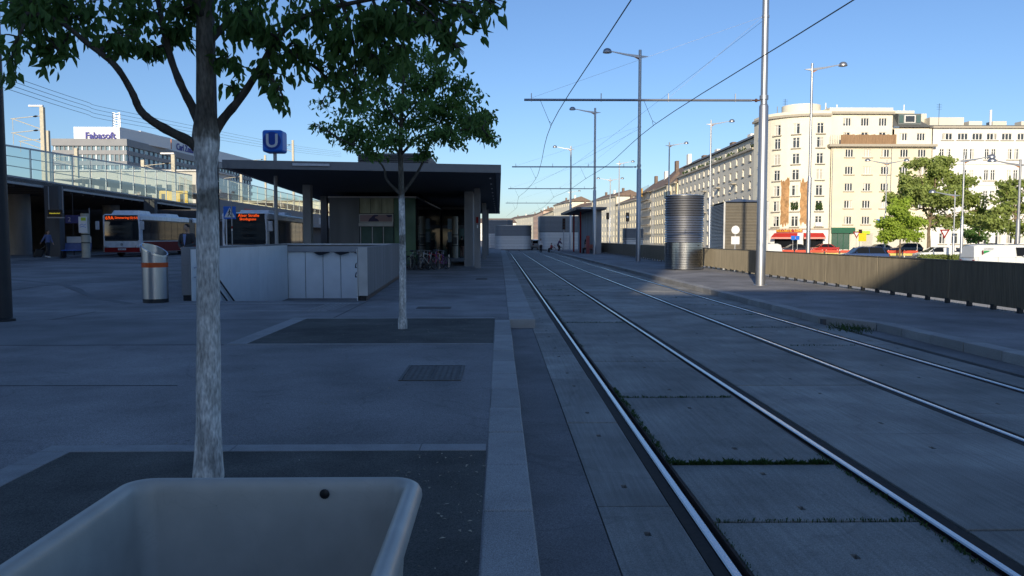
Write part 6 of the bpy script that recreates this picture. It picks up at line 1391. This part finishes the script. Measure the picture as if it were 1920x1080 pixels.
# ================================================================ CARS
def car(label, loc, rotz, paint, kind='suv', cat='car', name='parked_car'):
    """local frame: nose at +X"""
    t = thing(name, label, cat, loc, rotz)
    if kind == 'suv': L_, W, belt, roof = 4.5, .90, 1.02, 1.58; hood = [(-2.2,.62,.95),(-2.12,.4,1.0),(-1.5,.3,belt),(.75,.3,belt),(1.5,.3,.98),(2.1,.35,.86),(2.25,.45,.68)]; cab = [(-2.1,.99),(-1.75,1.50),(-1.2,roof-.02),(.15,roof),(.55,1.48),(1.15,1.0)]
    elif kind == 'van': L_, W, belt, roof = 5.1, .97, 1.15, 1.94; hood = [(-2.55,.5,1.1),(-2.5,.32,belt),(1.2,.3,belt),(1.75,.3,1.1),(2.3,.35,.98),(2.5,.45,.75)]; cab = [(-2.55,1.1),(-2.46,1.84),(-2.2,roof),(.9,roof),(1.2,1.82),(1.95,1.08)]
    else: L_, W, belt, roof = 4.5, .88, .92, 1.42; hood = [(-2.25,.5,.82),(-2.15,.35,.90),(-1.5,.28,belt),(.8,.28,belt),(1.6,.28,.86),(2.1,.33,.74),(2.25,.42,.6)]; cab = [(-1.75,.9),(-1.05,1.36),(-.6,roof),(.15,roof),(.45,1.36),(1.25,.9)]
    ring = lambda x, z0, z1, w: [(x,-w+.05,z0),(x,w-.05,z0),(x,w,z0+.15),(x,w+.01,(z0+z1)/2),(x,w-.03,z1-.04),(x,w-.12,z1),(x,-w+.12,z1),(x,-w+.03,z1-.04),(x,-w-.01,(z0+z1)/2),(x,-w,z0+.15)]
    n = len(hood); MB().loft([ring(x,a,b,W - (.10 if i in (0,n-1) else .02 if i in (1,n-2) else 0)) for i,(x,a,b) in enumerate(hood)]).build('body', paint, t, True)
    def gl(e, zoff): return MB().loft([[(x,-W+.10+e+(z-belt)*.28,z+zoff),(x,W-.10-e-(z-belt)*.28,z+zoff),(x,W-.08-e,belt-.12),(x,-W+.08+e,belt-.12)] for x, z in cab])
    gl(0,0).build('glasshouse', DGLASS if kind != 'van' else paint, t)
    top = [c for c in cab if c[1] > roof-.14]; MB().loft([[(x,-W+.09+(z-belt)*.27,z-.03),(x,W-.09-(z-belt)*.27,z-.03),(x,W-.16-(z-belt)*.27,z+.025),(x,-W+.16+(z-belt)*.27,z+.025)] for x, z in top]).build('roof', paint, t, True)
    for s in (-1, 1):
        if kind != 'van':
            for xa, xb in ((cab[0][0]+.25, cab[1][0]+.12), (-.42,-.38), (cab[-1][0]-.12, cab[-2][0]-.02)): MB().bar((xa,s*(W-.085),belt),(xb,s*(W-.09-(roof-belt)*.27),roof-.05),.03,.08).build('pillar', paint, t)
        else:
            y_ = s*(W-.10); MB().add([(.35,y_+s*.02,1.2),(1.62,y_+s*.02,1.2),(1.15,s*(W-.1-.6*.28)+s*.02,1.78),(.35,s*(W-.1-.6*.28)+s*.02,1.78)],[(0,1,2,3) if s < 0 else (3,2,1,0)]).build('side_window', DGLASS, t)
            for xa in (-2.3, -.95, .25): MB().bar((xa,s*(W+.005),.5),(xa,s*(W-.03),1.14),.012,.01).build('panel_seam', DARKM, t)
        for x in (-L_*.30, L_*.31):
            q = MB().lathe([(.16,-.1),(.30,-.11),(.33,-.06),(.33,.06),(.30,.11),(.16,.1)], 18).build('wheel', BLACK, t, True); q.rotation_euler = (R(90),0,0); q.location = (x, s*(W-.1), .33); MB().lathe([(.03,.09*s*-1+.0),(.19,.1*s*-1),(.2,.05*s*-1)], 12).build('rim', STEEL, q, True)
        MB().sphere((hood[-1][0]-.12,s*(W-.2),.66),(.10,.16,.08)).build('headlight', pm('headlight', (0,0,0)), t, True); MB().box(hood[0][0]-.02,s*(W-.16)-.1,.75,hood[0][0]+.10,s*(W-.16)+.1,.93).build('tail_light', RED, t)
        MB().sphere((.75,s*(W+.09),belt+.06),(.07,.09,.07)).build('mirror', paint, t, True)
        if kind == 'suv': MB().tube([(-1.5,s*.56,roof+.0),(-1.35,s*.56,roof+.06),(.0,s*.56,roof+.07),(.2,s*.56,roof+.01)],.018,6).build('roof_rail', STEEL, t)
    if kind == 'van':
        MB().add([(1.22,-.62,1.80),(1.22,.62,1.80),(1.93,.74,1.12),(1.93,-.74,1.12)],[(0,3,2,1)]).build('windscreen', DGLASS, t).location = (.03,0,.03)
        MB().add([(-1.95,-W+.0,1.42),(-1.45,-W+.0,1.62),(-1.95,-W+.0,1.62)],[(0,1,2)]).build('green_logo', pm('logo_green', (.03,.30,.08), .5), t).location = (0,-.0,-.05)
        MB().box(-2.02,-W-.005,1.30,-1.98,-W+.06,1.60).build('red_logo_stripe', RED, t)
        text('lettering', 'EXPRESS', .17, pm('letter_grey', (.3,.3,.32), .5), t, (-1.55,-W+.075,1.70))
        for x in (-1.6,-.4,.6): MB().box(x,-.6,1.97,x+.05,.6,2.02).build('roof_bar', STEEL, t)
    return t
PBLUE = pm('car_blue', (.03,.06,.16), .25, .3, var=.02, coat=.6); PWHITE = pm('car_white', (.68,.69,.68), .3, var=.02, coat=.4); PBLK = pm('car_dark', (.02,.025,.04), .25, .2, var=.02, coat=.5); PGREY = pm('car_silver', (.35,.36,.38), .3, .5, var=.02, coat=.4); PRED = pm('car_red', (.42,.03,.02), .3, var=.02, coat=.5)
car('blue estate car seen above the bronze fence', (X_(1617,74), 74, -.6), R(172), PBLUE, 'suv')
car('white delivery van with a green mark at the right picture edge', (X_(1884,55), 55, -.62), R(-2), PWHITE, 'van', 'van', 'delivery_van')
car('white low car behind the chevron board', (X_(1757,86), 86, -.6), R(175), PWHITE, 'sedan')
car('dark car parked before the red awnings', (X_(1490,128), 128, -.6), R(178), PBLK, 'sedan')
car('white van standing before the louvred vent house', (X_(1404,66), 66, -.62), R(182), PWHITE, 'van', 'van', 'delivery_van')
for k, (px, Y, kd, p) in enumerate(((1862,120,'suv',PBLK),(1905,118,'sedan',PBLK),(1826,122,'sedan',PGREY),(1700,122,'suv',PBLK),(1655,126,'sedan',PGREY),(1545,130,'sedan',PRED))):
    car(['dark tall car parked before the white house', 'dark low car parked right of the dark tall car', 'silver car parked below the low dark tree', 'dark tall car parked behind the bright green tree', 'silver car parked left of the bright green tree', 'red car parked before the green shop'][k], (X_(px,Y), Y, -.6), R(180 if k % 2 else 0), p, kd)
car('white and red car far behind the crossing person', (X_(1003,125), 125, -.05), R(100), PWHITE, 'suv')
# red and white barrier boards, hedge
for k in range(11):
    t = thing('barrier_board', 'red and yellow barrier board, %s from the left in the row along the street' % ORD[k], 'barrier', (X_(1422,95)+k*1.52, 95-k*.6, -.6), R(-21), 'barrier boards along the street')
    MB().box(-.74,-.03,.72,.74,.03,1.0).build('red_board', pm('barrier_red', (.60,.07,.03), .6), t); MB().box(-.74,-.03,.42,.74,.03,.68).build('yellow_board', pm('barrier_yellow', (.62,.50,.14), .6), t)
    for x in (-.6,.6): MB().box(x-.04,.035,0,x+.04,.08,1.05).build('post', WHITE, t); MB().box(x-.2,-.2,0,x+.2,.25,.08).build('foot', BLACK, t)
hm = MB(); rg = random.Random(9)
for _ in range(3500):
    p = Vector((rg.uniform(X_(1725,70), X_(1845,70)), 70+rg.uniform(-.5,.5), -.6+rg.random()**.6*.92)); add_leaf(hm, p, Vector((rg.gauss(0,1),rg.gauss(0,1),rg.gauss(.4,.6))), .13, .08, rg)
h_ = thing('hedge', 'low clipped green hedge along the street behind the fence', 'hedge', (X_(1785,70), 70, -.6)); hm.v = [tuple(Vector(q)-Vector(h_.location)) for q in hm.v]; hm.build('foliage', LEAFR, h_)
